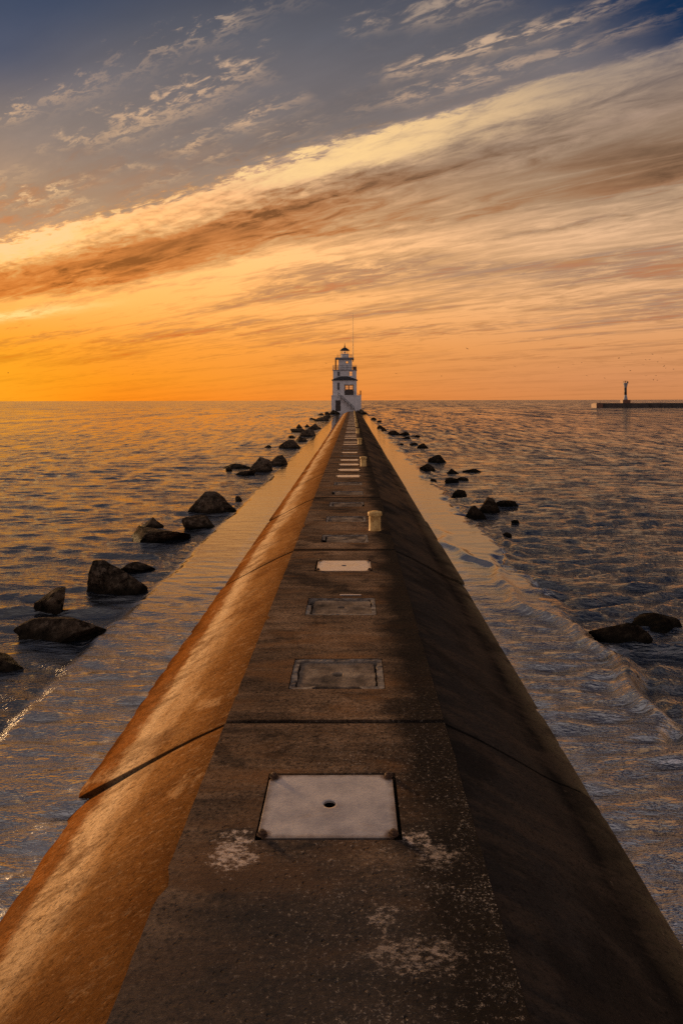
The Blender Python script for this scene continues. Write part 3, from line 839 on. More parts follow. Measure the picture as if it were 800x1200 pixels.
RIGHT = [
 (690, 760, 725, 756, 'broad low black rock awash, closest boulder on the right', 71, .15, .1, .7),
 (744, 797, 715, 737, 'flat black rock behind and right of the closest right boulder', 73, .35, -.1, .7),
 (543, 568, 590, 607, 'rounded black rock on the left of the near right pair', 75, .05, 0, .85),
 (560, 586, 580, 601, 'knobbly black rock on the right of the near right pair', 77, .05, -.1, .85),
 (580, 607, 584, 593, 'flat ledge of rock trailing right from the near right pair', 79, .45, -.3, .5),
 (529, 547, 573, 582, 'black humped rock just beyond the near right pair', 81, .1, .1, .8),
 (520, 537, 558, 565.5, 'low black rock, left one of the two flat rocks touching', 83, .3, .1, .7),
 (534, 548, 557.5, 562.5, 'low black rock, right one of the two flat rocks touching', 85, .3, 0, .7),
 (503, 511, 560, 565, 'small dark rock on the apron edge left of the two flat rocks', 87, .2, 0, .8),
 (523, 536, 548, 554.5, 'small black peaked rock beyond the two flat rocks', 89, .1, -.1, .8),
 (542, 562, 548.5, 552.8, 'thin strip of rock barely above the water out to the right', 91, .4, 0, .4),
 (500, 522, 531, 542, 'black domed boulder with a sloping left shoulder', 93, .05, .15, .8),
 (491, 510, 541, 552.5, 'black rock in front of the domed boulder beside the apron', 95, .1, -.2, .8),
 (488, 501, 518.5, 525, 'black pointed rock halfway along the far right line', 97, .05, 0, .8),
 (479, 490, 517.5, 521.5, 'flat rock left of the pointed rock in the far right line', 99, .3, .1, .7),
 (464, 473, 519, 521.5, 'thin flat rock on the apron side of the far right line', 101, .4, 0, .6),
 (471, 481, 510, 514, 'small flat rock behind the pointed rock in the far right line', 103, .3, 0, .7),
 (453, 469, 503.5, 509.5, 'long dark rock in the far right line, left of a close neighbour', 105, .2, .1, .8),
 (468, 480, 505, 510, 'dark rock in the far right line, right of a close neighbour', 107, .2, 0, .8),
 (482, 492, 509, 512, 'tiny flat rock out to the right of the far right line', 109, .3, 0, .7),
 (446, 453, 500, 505, 'tiny dark rock in the far right line behind the long dark rock', 111, .1, 0, .8),
 (441, 451, 497, 502.5, 'little dark rock in the far right line nearer the lighthouse', 113, .1, 0, .8),
 (434, 441, 488.5, 492, 'very small rock near the right foot of the lighthouse', 115, .1, 0, .8),
 (441, 447, 492, 494.5, 'very small flat rock near the lighthouse on the right side', 117, .3, 0, .8),
 (598, 607, 608.5, 612.5, 'speck of rock awash in front of the near right pair', 119, .3, 0, .8),
 (588, 598, 622, 628, 'small rock awash well in front of the near right pair', 121, .3, 0, .8),
]
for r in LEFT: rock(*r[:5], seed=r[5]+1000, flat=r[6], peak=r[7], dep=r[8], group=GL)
for r in RIGHT: rock(*r[:5], seed=r[5], flat=r[6], peak=r[7], dep=r[8], group=GR)
# the rocks heaped round the lighthouse foot
LX, LY = (403.7-VX)*147/F, 147.0
for i, (dx, w, h, lab) in enumerate([
        (-2.75, 1.5, 1.05, 'dark rock against the left corner of the lighthouse base'),
        (-1.7, 1.5, .85, 'dark rock under the brown door of the lighthouse base'),
        (-3.7, 1.2, .6, 'low rock off the left corner of the lighthouse base'),
        (2.7, 1.5, .95, 'dark rock under the stair foot of the lighthouse'),
        (3.65, 1.5, 1.15, 'dark rock against the right corner of the lighthouse base'),
        (4.5, 1.1, .55, 'low rock off the right corner of the lighthouse base')]):
    bm = rock_bm(w, 1.3, h, 200+i, 0, .1)
    o = obj('boulder', bm, MAT['rock'], None, smooth=True, loc=(LX+dx, LY-.95, 0)); o.data.set_sharp_from_angle(angle=R(38))
    tag(o, lab, 'rock', 'rocks round the lighthouse foot')

# ------------------------------------------------------------------ the lighthouse
U = .01992
def lx(zx): return (zx-311)*U
def lz(zy): return (1125-zy)*U
lh = thing('lighthouse', (LX, LY, D), 'white square lighthouse with black hip roof and lantern at the pier end', 'lighthouse')
W = MAT['white']
YH, YU = .95, 2.9            # set-back of the house and of the upper storey
# base block, with a parapet on the left and an open stair on the right
x0, x1, zb = lx(168), lx(490), lz(957)
bm = bmesh.new()
dz = lz(1005); dx0, dx1 = lx(212), lx(268)
wall_panel(bm, x0, x1, -1.1, zb, 0, .3, [(dx0, dx1, .08, dz)])
box(bm, x0, x1, .302, 9.0, -1.1, zb)
obj('base', bm, W, lh)
bm = bmesh.new(); box(bm, x0-.04, x1+.04, -.05, 9.05, zb+.003, zb+.14, .02)
obj('base_coping', bm, W, lh)
bm = bmesh.new(); box(bm, dx0+.03, dx1-.03, .12, .18, .09, dz-.03); dr = obj('door', bm, MAT['door'], lh)
bm = bmesh.new(); tube(bm, (dx1-.18, .11, 1.1), (dx1-.18, .04, 1.1), .04); obj('handle', bm, MAT['darkmetal'], dr)
# stair across the front
bm = bmesh.new()
sx0, sz0, sx1, sz1 = lx(262), zb, lx(440), .15
for i in range(15):
    f = i/15
    a = sx0+(sx1-sx0)*f; b = sx0+(sx1-sx0)*(f+1/15); z = sz0+(sz1-sz0)*(f+.5/15)
    box(bm, a+.004, b, -.85, -.062, z-.16, z)
obj('stair', bm, MAT['white'], lh)
bm = bmesh.new()
for q in (.95, .55):
    tube(bm, (lx(240), -.86, lz(920)+q-.95), (lx(415), -.86, lz(1080)+q-.95), .05)
for i in range(6):
    f = i/5
    p = Vector((lx(240)+(lx(415)-lx(240))*f, -.86, lz(920)+(lz(1080)-lz(920))*f))
    tube(bm, p, p-Vector((0, 0, 1.15)), .035)
obj('stair_railing', bm, MAT['darkmetal'], lh)
bm = bmesh.new()
for zx, zt in ((182, 900), (420, 905)):
    tube(bm, (lx(zx), .3, zb), (lx(zx), .3, lz(zt)), .05)
tube(bm, (lx(182), .3, lz(903)), (lx(182), 6, lz(903)), .04)
tube(bm, (lx(445), .3, lz(935)), (lx(490), .3, lz(950)), .04)
obj('terrace_railing', bm, MAT['brown'], lh)
bm = bmesh.new(); box(bm, lx(477), lx(489), .2, .45, zb+.14, lz(905)); box(bm, lx(474), lx(492), .18, .47, lz(905), lz(901))
obj('corner_post', bm, MAT['brown'], lh)
# house
hx0, hx1, hz = lx(180), lx(442), lz(787)
big = (lx(315), lx(402), zb+.15, lz(840))
win = (lx(230), lx(258), lz(893), lz(812))
bm = bmesh.new()
wall_panel(bm, hx0, hx1, zb+.142, hz, YH, YH+.25, [big, win])
wall_panel(bm, hx0, hx1, zb+.142, hz, 7.25, 7.5, [(big[0]-.25, big[1]+.25, zb+1.2, hz-.35)])
box(bm, hx0, hx0+.25, YH+.252, 7.248, zb+.142, hz); box(bm, hx1-.25, hx1, YH+.252, 7.248, zb+.142, hz)
obj('house_wall', bm, W, lh)
# big double door with glazed upper panes through which the sky shows
pz0, pz1 = lz(886), lz(846)
panes = [(lx(322), lx(349), pz0, pz1), (lx(362), lx(396), pz0, pz1)]
bm = bmesh.new(); wall_panel(bm, big[0]+.02, big[1]-.02, big[2], big[3]-.02, YH+.08, YH+.16, panes)
dd = obj('double_door', bm, MAT['door'], lh)
for p in panes:
    bm = bmesh.new(); box(bm, p[0], p[1], YH+.10, YH+.12, p[2], p[3]); obj('glass_pane', bm, MAT['glass'], dd)
    bm = bmesh.new()
    box(bm, (p[0]+p[1])/2-.025, (p[0]+p[1])/2+.025, YH+.06, YH+.078, p[2], p[3]); box(bm, p[0], p[1], YH+.04, YH+.058, (p[2]+p[3])/2-.02, (p[2]+p[3])/2+.02)
    obj('glazing_bar', bm, MAT['door'], dd)
bm = bmesh.new()
box(bm, big[0]-.12, big[0], YH-.04, YH+.03, big[2], big[3]+.12); box(bm, big[1], big[1]+.12, YH-.04, YH+.03, big[2], big[3]+.12); box(bm, big[0]+.002, big[1]-.002, YH-.04, YH+.03, big[3], big[3]+.12)
obj('door_frame', bm, MAT['trim'], dd)
def window(w, y):
    bm = bmesh.new()
    f = .09
    wall_panel(bm, w[0], w[1], w[2], w[3], y+.05, y+.12, [(w[0]+f, w[1]-f, w[2]+f, (w[2]+w[3])/2-f/2), (w[0]+f, w[1]-f, (w[2]+w[3])/2+f/2, w[3]-f)])
    o = obj('window', bm, MAT['grey'], lh)
    bm = bmesh.new(); box(bm, w[0]+f, w[1]-f, y+.14, y+.16, w[2]+f, w[3]-f); obj('pane', bm, MAT['pane'], o)
    bm = bmesh.new(); box(bm, w[0]-.08, w[1]+.08, y-.08, y-.003, w[2]-.09, w[2]); obj('sill', bm, W, o)
window(win, YH)
# hip roof over the front of the house
bm = bmesh.new()
e0, e1, rz = lx(168), lx(452), lz(740)
P = [(e0, YH-.25, hz+.003), (e1, YH-.25, hz+.003), (e1, 7.7, hz+.003), (e0, 7.7, hz+.003)]
Q = [(lx(268), YU-.01, rz), (lx(346), YU-.01, rz), (lx(346), 7.6, rz), (lx(268), 7.6, rz)]
lo = [bm.verts.new((x, y, z)) for x, y, z in P]; md = [bm.verts.new((x, y, z+.10)) for x, y, z in P]; hi = [bm.verts.new(p) for p in Q]
# a hip roof only in front of the upper storey
for a, b in ((lo, md),):
    for i in range(4): bm.faces.new((a[i], a[(i+1) % 4], b[(i+1) % 4], b[i]))
bm.faces.new((md[0], md[1], hi[1], hi[0])); bm.faces.new((md[1], md[2], hi[2], hi[1])); bm.faces.new((md[2], md[3], hi[3], hi[2])); bm.faces.new((md[3], md[0], hi[0], hi[3]))
bm.faces.new(lo); bm.faces.new(hi)
obj('roof', bm, MAT['roof'], lh)
# upper storey standing through the roof
ux0, ux1, uz0, uz1 = lx(182), lx(440), hz+.11, lz(675)
wL = (lx(230), lx(258), lz(740), lz(688)); wR = (lx(360), lx(395), lz(738), lz(686))
bm = bmesh.new()
wall_panel(bm, ux0, ux1, uz0, uz1, YU, YU+.25, [wL, wR])
wall_panel(bm, ux0, ux1, uz0, uz1, 7.25, 7.5, [(wR[0]-.4, wR[1]+.2, wR[2]-.2, wR[3]+.35)])
box(bm, ux0, ux0+.25, YU+.252, 7.248, uz0, uz1); box(bm, ux1-.25, ux1, YU+.252, 7.248, uz0, uz1)
obj('upper_wall', bm, W, lh)
window(wL, YU)
bm = bmesh.new(); f = .06
wall_panel(bm, wR[0], wR[1], wR[2], wR[3], YU+.05, YU+.12, [(wR[0]+f, wR[1]-f, wR[2]+f, (wR[2]+wR[3])/2-.02), (wR[0]+f, wR[1]-f, (wR[2]+wR[3])/2+.02, wR[3]-f)])
wo = obj('window', bm, MAT['grey'], lh)
bm = bmesh.new(); box(bm, wR[0]+f, wR[1]-f, YU+.14, YU+.16, wR[2]+f, wR[3]-f); obj('pane', bm, MAT['glass'], wo)
bm = bmesh.new(); box(bm, ux0-.12, ux1+.12, YU-.12, 7.62, uz1+.002, uz1+.14)
obj('lower_gallery', bm, MAT['grey'], lh)
bm = bmesh.new(); g0 = uz1+.14
cor = [(ux0, YU), (ux1, YU), (ux1, 7.5), (ux0, 7.5)]
for (a, b), (c, d) in zip(cor, cor[1:]+cor[:1]):
    for q in (.5, .98): tube(bm, (a, b, g0+q), (c, d, g0+q), .035)
    n = 5
    for i in range(n):
        tube(bm, (a+(c-a)*i/n, b+(d-b)*i/n, g0), (a+(c-a)*i/n, b+(d-b)*i/n, g0+.98), .035)
obj('gallery_railing', bm, MAT['grey'], lh)
bm = bmesh.new(); box(bm, lx(400), lx(438), YU+.6, YU+1.6, g0, lz(638), .05); box(bm, lx(396), lx(441), YU+.55, YU+1.65, lz(638), lz(633))
obj('equipment_box', bm, MAT['brown'], lh)
# tower shaft with a round opening right through it
tx0, tx1, tz0, tz1 = lx(243), lx(392), g0, lz(548)
TC, TY = (tx0+tx1)/2, 5.2
hw = (tx1-tx0)/2
def port_wall(y0, y1, cx, cz, r):
    bm = bmesh.new(); n = 40
    zc = (tz0+tz1)/2
    out = [(TC+x, zc+z) for x, z in rect_loop(hw, (tz1-tz0)/2, n)]
    inn = []
    for (x, z) in out:
        a = math.atan2(z-cz, x-cx); inn.append((cx+r*math.cos(a), cz+r*math.sin(a)))
    for P_, Q_ in (((out, y0), (inn, y0)), ((inn, y0), (inn, y1)), ((inn, y1), (out, y1)), ((out, y1), (out, y0))):
        A_ = [bm.verts.new((x, P_[1], z)) for x, z in P_[0]]; B_ = [bm.verts.new((x, Q_[1], z)) for x, z in Q_[0]]
        for i in range(n): bm.faces.new((A_[i], A_[(i+1) % n], B_[(i+1) % n], B_[i]))
    return bm
bm = port_wall(TY-hw, TY-hw+.2, lx(336), lz(584), .26)
merge(bm, port_wall(TY+hw-.2, TY+hw, lx(336), lz(584)+.07, .42))
box(bm, tx0, tx0+.2, TY-hw+.202, TY+hw-.202, tz0, tz1); box(bm, tx1-.2, tx1, TY-hw+.202, TY+hw-.202, tz0, tz1)
obj('tower_wall', bm, W, lh)
bm = bmesh.new(); cz = lz(584)
for i in range(20):
    a, b = 2*math.pi*i/20, 2*math.pi*(i+1)/20
    tube(bm, (lx(336)+.28*math.cos(a), TY-hw-.02, cz+.28*math.sin(a)), (lx(336)+.28*math.cos(b), TY-hw-.02, cz+.28*math.sin(b)), .035, 6)
obj('porthole_ring', bm, MAT['grey'], lh)
bm = bmesh.new(); box(bm, lx(205), lx(412), TY-hw-.5, TY+hw+.5, tz1+.003, lz(532)); obj('upper_gallery', bm, MAT['grey'], lh)
bm = bmesh.new(); box(bm, lx(204), lx(219), TY-hw-.45, TY-hw-.15, g0, tz1); obj('vertical_duct', bm, MAT['brown'], lh)
bm = bmesh.new(); g1 = lz(532)
cor = [(lx(228), TY-hw-.45), (lx(372), TY-hw-.45), (lx(404), TY-.6), (lx(404), TY+hw+.4), (lx(228), TY+hw+.4)]
for (a, b), (c, d) in zip(cor, cor[1:]+cor[:1]):
    for q in (.33, .65): tube(bm, (a, b, g1+q), (c, d, g1+q), .02)
    for i in range(3): tube(bm, (a+(c-a)*i/3, b+(d-b)*i/3, g1), (a+(c-a)*i/3, b+(d-b)*i/3, g1+.65), .02)
obj('lantern_railing', bm, MAT['grey'], lh)
# lantern
lr = .94; LC = lx(310); a0 = math.pi/10
bm = bmesh.new(); lathe(bm, [(lr, g1+.002), (lr, lz(492)), (lr+.05, lz(491)), (lr+.05, lz(487))], LC, TY, 10, a0=a0)
lan = obj('lantern_base', bm, W, lh)
bm = bmesh.new()
for i in range(10):
    a = a0+2*math.pi*i/10
    p = (LC+lr*math.cos(a), TY+lr*math.sin(a))
    tube(bm, (*p, lz(487)), (*p, lz(450)), .028, 6)
obj('glazing_frame', bm, MAT['darkmetal'], lan)
bm = bmesh.new(); lathe(bm, [(lr-.06, lz(486.8)), (lr-.06, lz(450.2))], LC, TY, 10, cap=False, a0=a0); obj('lantern_glass', bm, MAT['glass'], lan)
bm = bmesh.new(); lathe(bm, [(.10, lz(486.8)), (.10, lz(476)), (.19, lz(474)), (.21, lz(468)), (.17, lz(463)), (.04, lz(460))], LC, TY, 12); obj('lamp', bm, MAT['darkmetal'], lan)
bm = bmesh.new(); lathe(bm, [(1.08, lz(450)), (1.10, lz(446)), (.92, lz(438)), (.66, lz(427)), (.36, lz(418)), (.13, lz(412)), (.10, lz(409)), (.17, lz(405)), (.17, lz(400)), (.10, lz(396)), (.07, lz(388)), (.055, lz(367))], LC, TY, 20)
obj('lantern_roof', bm, MAT['roof'], lh, smooth=True).data.set_sharp_from_angle(angle=R(45))
# radio mast
bm = bmesh.new()
tube(bm, (lx(403), TY-.2, lz(575)), (lx(403), TY-.2, lz(300)), .085, 8, .05)
tube(bm, (lx(403), TY-.2, lz(300)), (lx(403), TY-.2, lz(30)), .05, 8, .03)
tube(bm, (lx(398), TY-.2, lz(555)), (lx(413), TY-.2, lz(555)), .07, 6)
obj('antenna', bm, MAT['darkmetal'], lh)

# ------------------------------------------------------------------ far breakwater and its beacon
BY = 254.0; bs = BY/F
def bx(px): return (px-VX)*bs
def bz(py): return EYE-(py-VY)*bs
bw = thing('breakwater', (bx(698), BY, 0), 'long low dark concrete breakwater on the horizon at the right', 'breakwater')
bm = bmesh.new(); box(bm, 2.4, 330, 0, 5, -1.5, 1.70, .06)
obj('wall', bm, MAT['far'], bw)
bm = bmesh.new(); box(bm, 0, 2.39, -.25, 5.25, -1.5, 1.60, .05); box(bm, .4, 2.0, .4, 4.4, 1.602, 1.78, .03)
obj('end_block', bm, MAT['brown'], bw)  # red-brown colour stands in for low sun on the concrete end
bm = bmesh.new()
for i in range(28): box(bm, 3+i*4.2, 3.35+i*4.2, -.16, -.004, -.6, 1.5)
obj('fender_timber', bm, MAT['far'], bw)
bm = bmesh.new(); tube(bm, (1.9, 1.5, 1.76), (1.9, 1.5, 2.9), .05)
obj('post', bm, MAT['brown'], bw)
tx = (bx(729), BY+2.6, 1.703)
bc = thing('beacon_tower', (bx(735)+.2, BY+2.6, 1.703), 'slim flared white and black beacon tower standing on the far breakwater', 'beacon')
k = bs/5.714
bm = bmesh.new(); box(bm, -1.5, 1.35, -1.3, 1.3, 0, 1.2, .04); obj('plinth', bm, MAT['brown'], bc)
def bp(zy): return (300-zy)*k
bm = bmesh.new(); lathe(bm, [(.78, 1.204), (.72, bp(272)), (.52, bp(252)), (.46, bp(244))], n=20); obj('lower_shaft', bm, MAT['farwhite'], bc, smooth=True)
bm = bmesh.new(); lathe(bm, [(.47, bp(243.9)), (.45, bp(200))], n=20); obj('dark_band', bm, MAT['black'], bc, smooth=True)
bm = bmesh.new(); lathe(bm, [(.46, bp(199.9)), (.52, bp(190)), (.72, bp(176)), (.82, bp(166)), (.82, bp(164))], n=20); obj('upper_shaft', bm, MAT['farwhite'], bc, smooth=True)
bm = bmesh.new()
for i in range(10):
    a, b = 2*math.pi*i/10, 2*math.pi*(i+1)/10
    p, q = (.78*math.cos(a), .78*math.sin(a)), (.78*math.cos(b), .78*math.sin(b))
    tube(bm, (*p, bp(164)), (*p, bp(164)+.7), .03, 6); tube(bm, (*p, bp(164)+.7), (*q, bp(164)+.7), .03, 6)
obj('railing', bm, MAT['darkmetal'], bc)
bm = bmesh.new(); lathe(bm, [(.14, bp(163.9)), (.14, bp(156)), (.2, bp(155)), (.2, bp(151)), (.05, bp(149))], n=12); obj('lamp', bm, MAT['darkmetal'], bc)
bm = bmesh.new(); box(bm, .55, 1.05, -.1, .1, bp(166), bp(154), .03); obj('solar_panel', bm, MAT['black'], bc)

# ------------------------------------------------------------------ gulls
def gull_mesh():
    bm = bmesh.new()
    # one continuous body, neck and head: a lathe along x
    prof = [(-.30, .012), (-.22, .045), (-.08, .085), (.06, .09), (.16, .06), (.20, .045), (.25, .05), (.29, .035), (.32, .012), (.36, .004)]
    rings = []
    for x, r in prof: rings.append([bm.verts.new((x, r*math.cos(2*math.pi*i/10), r*.9*math.sin(2*math.pi*i/10))) for i in range(10)])
    for a, b in zip(rings, rings[1:]):
        for i in range(10): bm.faces.new((a[i], a[(i+1) % 10], b[(i+1) % 10], b[i]))
    bm.faces.new(rings[0]); bm.faces.new(rings[-1])
    for s in (-1, 1):
        st = [(.06, .12, -.10, .02), (.25, .16, -.06, .14), (.42, .13, -.08, .17), (.60, .02, -.12, .10), (.72, -.10, -.13, .03)]
        lo, hi = [], []
        for y, xf, xb, z in st:
            lo.append([bm.verts.new((xf, s*y, z)), bm.verts.new((xb, s*y, z-.005))]); hi.append([bm.verts.new((xf-.01, s*y, z+.018)), bm.verts.new((xb, s*y, z+.006))])
        for i in range(len(st)-1):
            bm.faces.new((lo[i][0], lo[i+1][0], lo[i+1][1], lo[i][1])); bm.faces.new((hi[i][0], hi[i][1], hi[i+1][1], hi[i+1][0]))
            bm.faces.new((lo[i][0], hi[i][0], hi[i+1][0], lo[i+1][0])); bm.faces.new((lo[i][1], lo[i+1][1], hi[i+1][1], hi[i][1]))
        bm.faces.new((lo[0][0], lo[0][1], hi[0][1], hi[0][0])); bm.faces.new((lo[-1][0], hi[-1][0], hi[-1][1], lo[-1][1]))
    v = [bm.verts.new(p) for p in ((-.28, -.03, 0), (-.28, .03, 0), (-.42, .07, 0), (-.42, -.07, 0))]
    w = [bm.verts.new(p) for p in ((-.28, -.03, .012), (-.28, .03, .012), (-.42, .07, .008), (-.42, -.07, .008))]
    bm.faces.new(v); bm.faces.new(w)
    for i in range(4): bm.faces.new((v[i], v[(i+1) % 4], w[(i+1) % 4], w[i]))
    return bm
flock = [(724.7, 420.4), (774.6, 420.4), (756, 422.6), (760.6, 422.4), (770, 425), (753, 428.4), (777.6, 430), (779.4, 432.4), (788.6, 433.6), (731, 430.8),
         (738, 435.2), (756.6, 441.2), (768, 441.2), (765, 446), (769.6, 446.6), (740, 415), (764, 416)]
singles = [(547, 409, 205, 'gull flying alone high right of the lighthouse mast'), (603, 430, 330, 'lone gull midway between lighthouse and breakwater'),
           (464, 438, 330, 'tiny gull low in the sky just right of the lighthouse'), (517, 441, 360, 'tiny gull low over the horizon right of the lighthouse'),
           (654, 431, 360, 'gull left of the flock above the end of the breakwater'), (671, 428, 380, 'gull leading the flock out to its left'),
           (687, 441, 360, 'lower gull above the breakwater end'), (708, 444, 360, 'gull low over the breakwater left of the beacon'),
           (681, 425.6, 380, 'upper gull to the left of the flock'), (382, 426, 330, 'tiny gull just left of the lighthouse tower'),
           (156, 438, 330, 'lone tiny gull low over the left part of the lake'), (10, 436, 300, 'lone tiny gull at the far left edge of the sky')]
gull0 = None
def place_gull(px, py, Y, label, group, i):
    global gull0
    if gull0 is None:
        o = obj('gull', gull_mesh(), MAT['bird'], None, smooth=True); gull0 = o
    else:
        o = gull0.copy(); COL.objects.link(o)
    o.location = ((px-VX)*Y/F, Y, EYE-(py-VY)*Y/F)
    rr = random.Random(i*3+1)
    o.rotation_euler = (rr.uniform(-.45, .45), rr.uniform(-.2, .2), rr.uniform(-1.0, 1.0)+(math.pi if rr.random() < .5 else 0) + (math.pi/2 if rr.random() < .6 else 0))
    for kk in ('group',):
        if kk in o: del o[kk]
    tag(o, label, 'bird', group)
for i, (px, py, Y, lab) in enumerate(singles): place_gull(px, py, Y, lab, 'gulls over the lake', i)
for i, (px, py) in enumerate(flock): place_gull(px, py, 300+17*(i % 5), 'tiny dark gull in the flock circling above the far beacon', 'flock of gulls above the beacon', 40+i)

# ------------------------------------------------------------------ sky and sun
SUN_AZ, SUN_EL = R(-42), R(7.0)          # measured from straight ahead (+Y) towards the left
world = bpy.data.worlds.new('World'); S.world = world; world.use_nodes = True
t = NT(world.node_tree)
for nd in list(t.n): t.n.remove(nd)
d = t.new('ShaderNodeTexCoord').outputs['Generated']
x, y, z = t.sep(d)
zp = t.m('MAXIMUM', z, 0.0)
zc = t.m('ADD', zp, .02)
w0 = t.m('DIVIDE', t.m('ADD', t.m('MULTIPLY', x, .58), t.m('MULTIPLY', y, .81)), zc)
u0 = t.m('DIVIDE', t.m('SUBTRACT', t.m('MULTIPLY', x, .81), t.m('MULTIPLY', y, .58)), zc)
plane0 = t.xyz(u0, w0, 0.0)
zq = t.m('ADD', zp, .075)
wq = t.m('DIVIDE', t.m('ADD', t.m('MULTIPLY', x, .58), t.m('MULTIPLY', y, .81)), zq)
uq = t.m('DIVIDE', t.m('SUBTRACT', t.m('MULTIPLY', x, .81), t.m('MULTIPLY', y, .58)), zq)
plane = t.xyz(uq, wq, 0.0)
warp = t.noise(t.scale3(plane, (.5, .8, 1)), 1.0, 5, .6)
warp2 = t.noise(t.scale3(plane, (2.4, 4.2, 1)), 1.0, 8, .7)
fibre = t.xyz(t.m('ADD', uq, t.m('MULTIPLY', wq, 1.2)), t.m('SUBTRACT', wq, t.m('MULTIPLY', uq, .20)), 0.0)
hook = t.noise(t.scale3(fibre, (10, 23, 1)), 1.0, 9, .66, .35)
w = t.m('MULTIPLY', w0, t.m('ADD', .82, t.m('ADD', t.m('MULTIPLY', warp, .28), t.m('MULTIPLY', warp2, .08))))
az = t.m('DIVIDE', x, t.m('POWER', t.m('ADD', t.m('ADD', t.m('MULTIPLY', x, x), t.m('MULTIPLY', y, y)), 1e-4), .5))
ws = t.m('ADD', w, t.m('MULTIPLY', t.m('SUBTRACT', hook, .5), .14))
w = t.m('ADD', w, t.m('MULTIPLY', t.m('SUBTRACT', hook, .5), t.step(az, .35, -.35, .16, .55)))
lw = t.m('DIVIDE', t.m('ADD', t.m('LOGARITHM', t.m('MAXIMUM', ws, .5), 2.0), 1.0), 6.0)
def L(v): return (math.log2(v)+1)/6
streak = t.noise(t.scale3(plane, (.55, 2.2, 1)), 1.0, 5, .52, .3)
calm_ = t.step(t.noise(t.scale3(plane, (.8, 1.3, 1)), 1.0, 4, .55), .40, .62)
fil = t.noise(t.scale3(plane, (1.0, 7.5, 1)), 1.0, 7, .6, .35)
fil = t.m('POWER', t.m('SUBTRACT', 1.0, t.m('ABSOLUTE', t.m('MULTIPLY', t.m('SUBTRACT', fil, .5), 2.6))), 7.0)
puff = t.noise(t.scale3(plane, (13, 21, 1)), 1.0, 6, .6, .4)
fine = t.noise(t.scale3(t.xyz(t.m('ADD', uq, t.m('MULTIPLY', wq, .30)), wq, 0.0), (4.5, 12.0, 1)), 1.0, 8, .68, .45)
az = t.m('DIVIDE', x, t.m('POWER', t.m('ADD', t.m('ADD', t.m('MULTIPLY', x, x), t.m('MULTIPLY', y, y)), 1e-4), .5))
# colour of the sunlit haze and cirrus by height, sun side and far side
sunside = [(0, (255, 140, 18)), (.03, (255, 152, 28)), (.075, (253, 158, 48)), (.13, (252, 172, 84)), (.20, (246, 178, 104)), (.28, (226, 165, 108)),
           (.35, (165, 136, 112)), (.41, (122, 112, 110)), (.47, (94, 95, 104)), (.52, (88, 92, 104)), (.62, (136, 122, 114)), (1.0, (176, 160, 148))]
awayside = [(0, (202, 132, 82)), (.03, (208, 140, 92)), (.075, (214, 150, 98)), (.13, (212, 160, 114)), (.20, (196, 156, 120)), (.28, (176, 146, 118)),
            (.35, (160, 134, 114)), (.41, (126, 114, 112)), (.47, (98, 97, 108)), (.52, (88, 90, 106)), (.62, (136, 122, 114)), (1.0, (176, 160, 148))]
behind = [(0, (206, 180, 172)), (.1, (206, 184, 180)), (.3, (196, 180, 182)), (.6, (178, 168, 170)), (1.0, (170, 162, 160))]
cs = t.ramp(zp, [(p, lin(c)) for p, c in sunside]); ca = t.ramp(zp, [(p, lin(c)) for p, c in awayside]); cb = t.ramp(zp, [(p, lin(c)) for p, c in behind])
col = t.mix(t.step(az, -.45, .50), cs, ca)
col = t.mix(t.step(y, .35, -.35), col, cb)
glow = t.m('MULTIPLY', t.step(az, -.30, -.52), t.step(zp, .13, .03))
col = t.mix(t.m('MULTIPLY', t.m('MULTIPLY', glow, .85), t.step(y, 0, .3)), col, lin((255, 170, 36)))
# light and shade of the cloud bands
band = t.ramp(lw, [(0, .40), (L(1.2), .42), (L(1.8), .37), (L(1.95), .38), (L(2.01), .72), (L(2.15), .74), (L(2.30), .52), (L(2.50), .31), (L(2.80), .27),
                   (L(3.05), .35), (L(3.32), .72), (L(3.6), .60), (L(3.9), .56), (L(5.2), .50), (L(6), .46), (L(8), .52), (L(12), .50), (1, .5)])
contrast = t.m('MULTIPLY', t.step(az, .38, -.25, .18, 1.15), t.step(y, .1, .5))
mul = t.m('ADD', 1.0, t.m('MULTIPLY', t.m('SUBTRACT', t.sep(band)[0], .5), t.m('MULTIPLY', contrast, 2.0)))
dim = t.m('MULTIPLY', t.m('MULTIPLY', t.step(az, -.02, .38), t.step(w, 2.02, 2.16)), t.m('MULTIPLY', t.step(w, 3.6, 2.9), t.step(y, .1, .5)))
mul = t.m('SUBTRACT', mul, t.m('MULTIPLY', dim, .08))
lowfade = t.step(zp, .015, .12, .25, 1.0)
mul = t.m('ADD', mul, t.m('MULTIPLY', t.m('MULTIPLY', t.m('SUBTRACT', streak, .5), 1.9), lowfade))
mul = t.m('ADD', mul, t.m('MULTIPLY', t.m('MULTIPLY', t.m('SUBTRACT', fine, .5), t.m('ADD', .5, t.m('MULTIPLY', calm_, 1.7))), lowfade))
mul = t.m('ADD', mul, t.m('MULTIPLY', t.m('MULTIPLY', t.m('SUBTRACT', fil, .3), t.m('SUBTRACT', .30, t.m('MULTIPLY', calm_, .2))), t.m('MULTIPLY', lowfade, t.step(w, 2.3, 3.2))))
pz = t.m('MULTIPLY', t.m('MULTIPLY', t.step(w, 1.97, 2.08), t.step(w, 2.6, 2.25)), t.m('MULTIPLY', t.step(az, .25, -.1), t.step(y, .1, .5)))
mul = t.m('ADD', mul, t.m('MULTIPLY', t.m('MULTIPLY', t.m('SUBTRACT', puff, .5), 1.7), pz))
mul = t.m('MINIMUM', mul, t.step(zp, .03, .24, 1.03, 1.5))
mul = t.m('MAXIMUM', mul, .25)
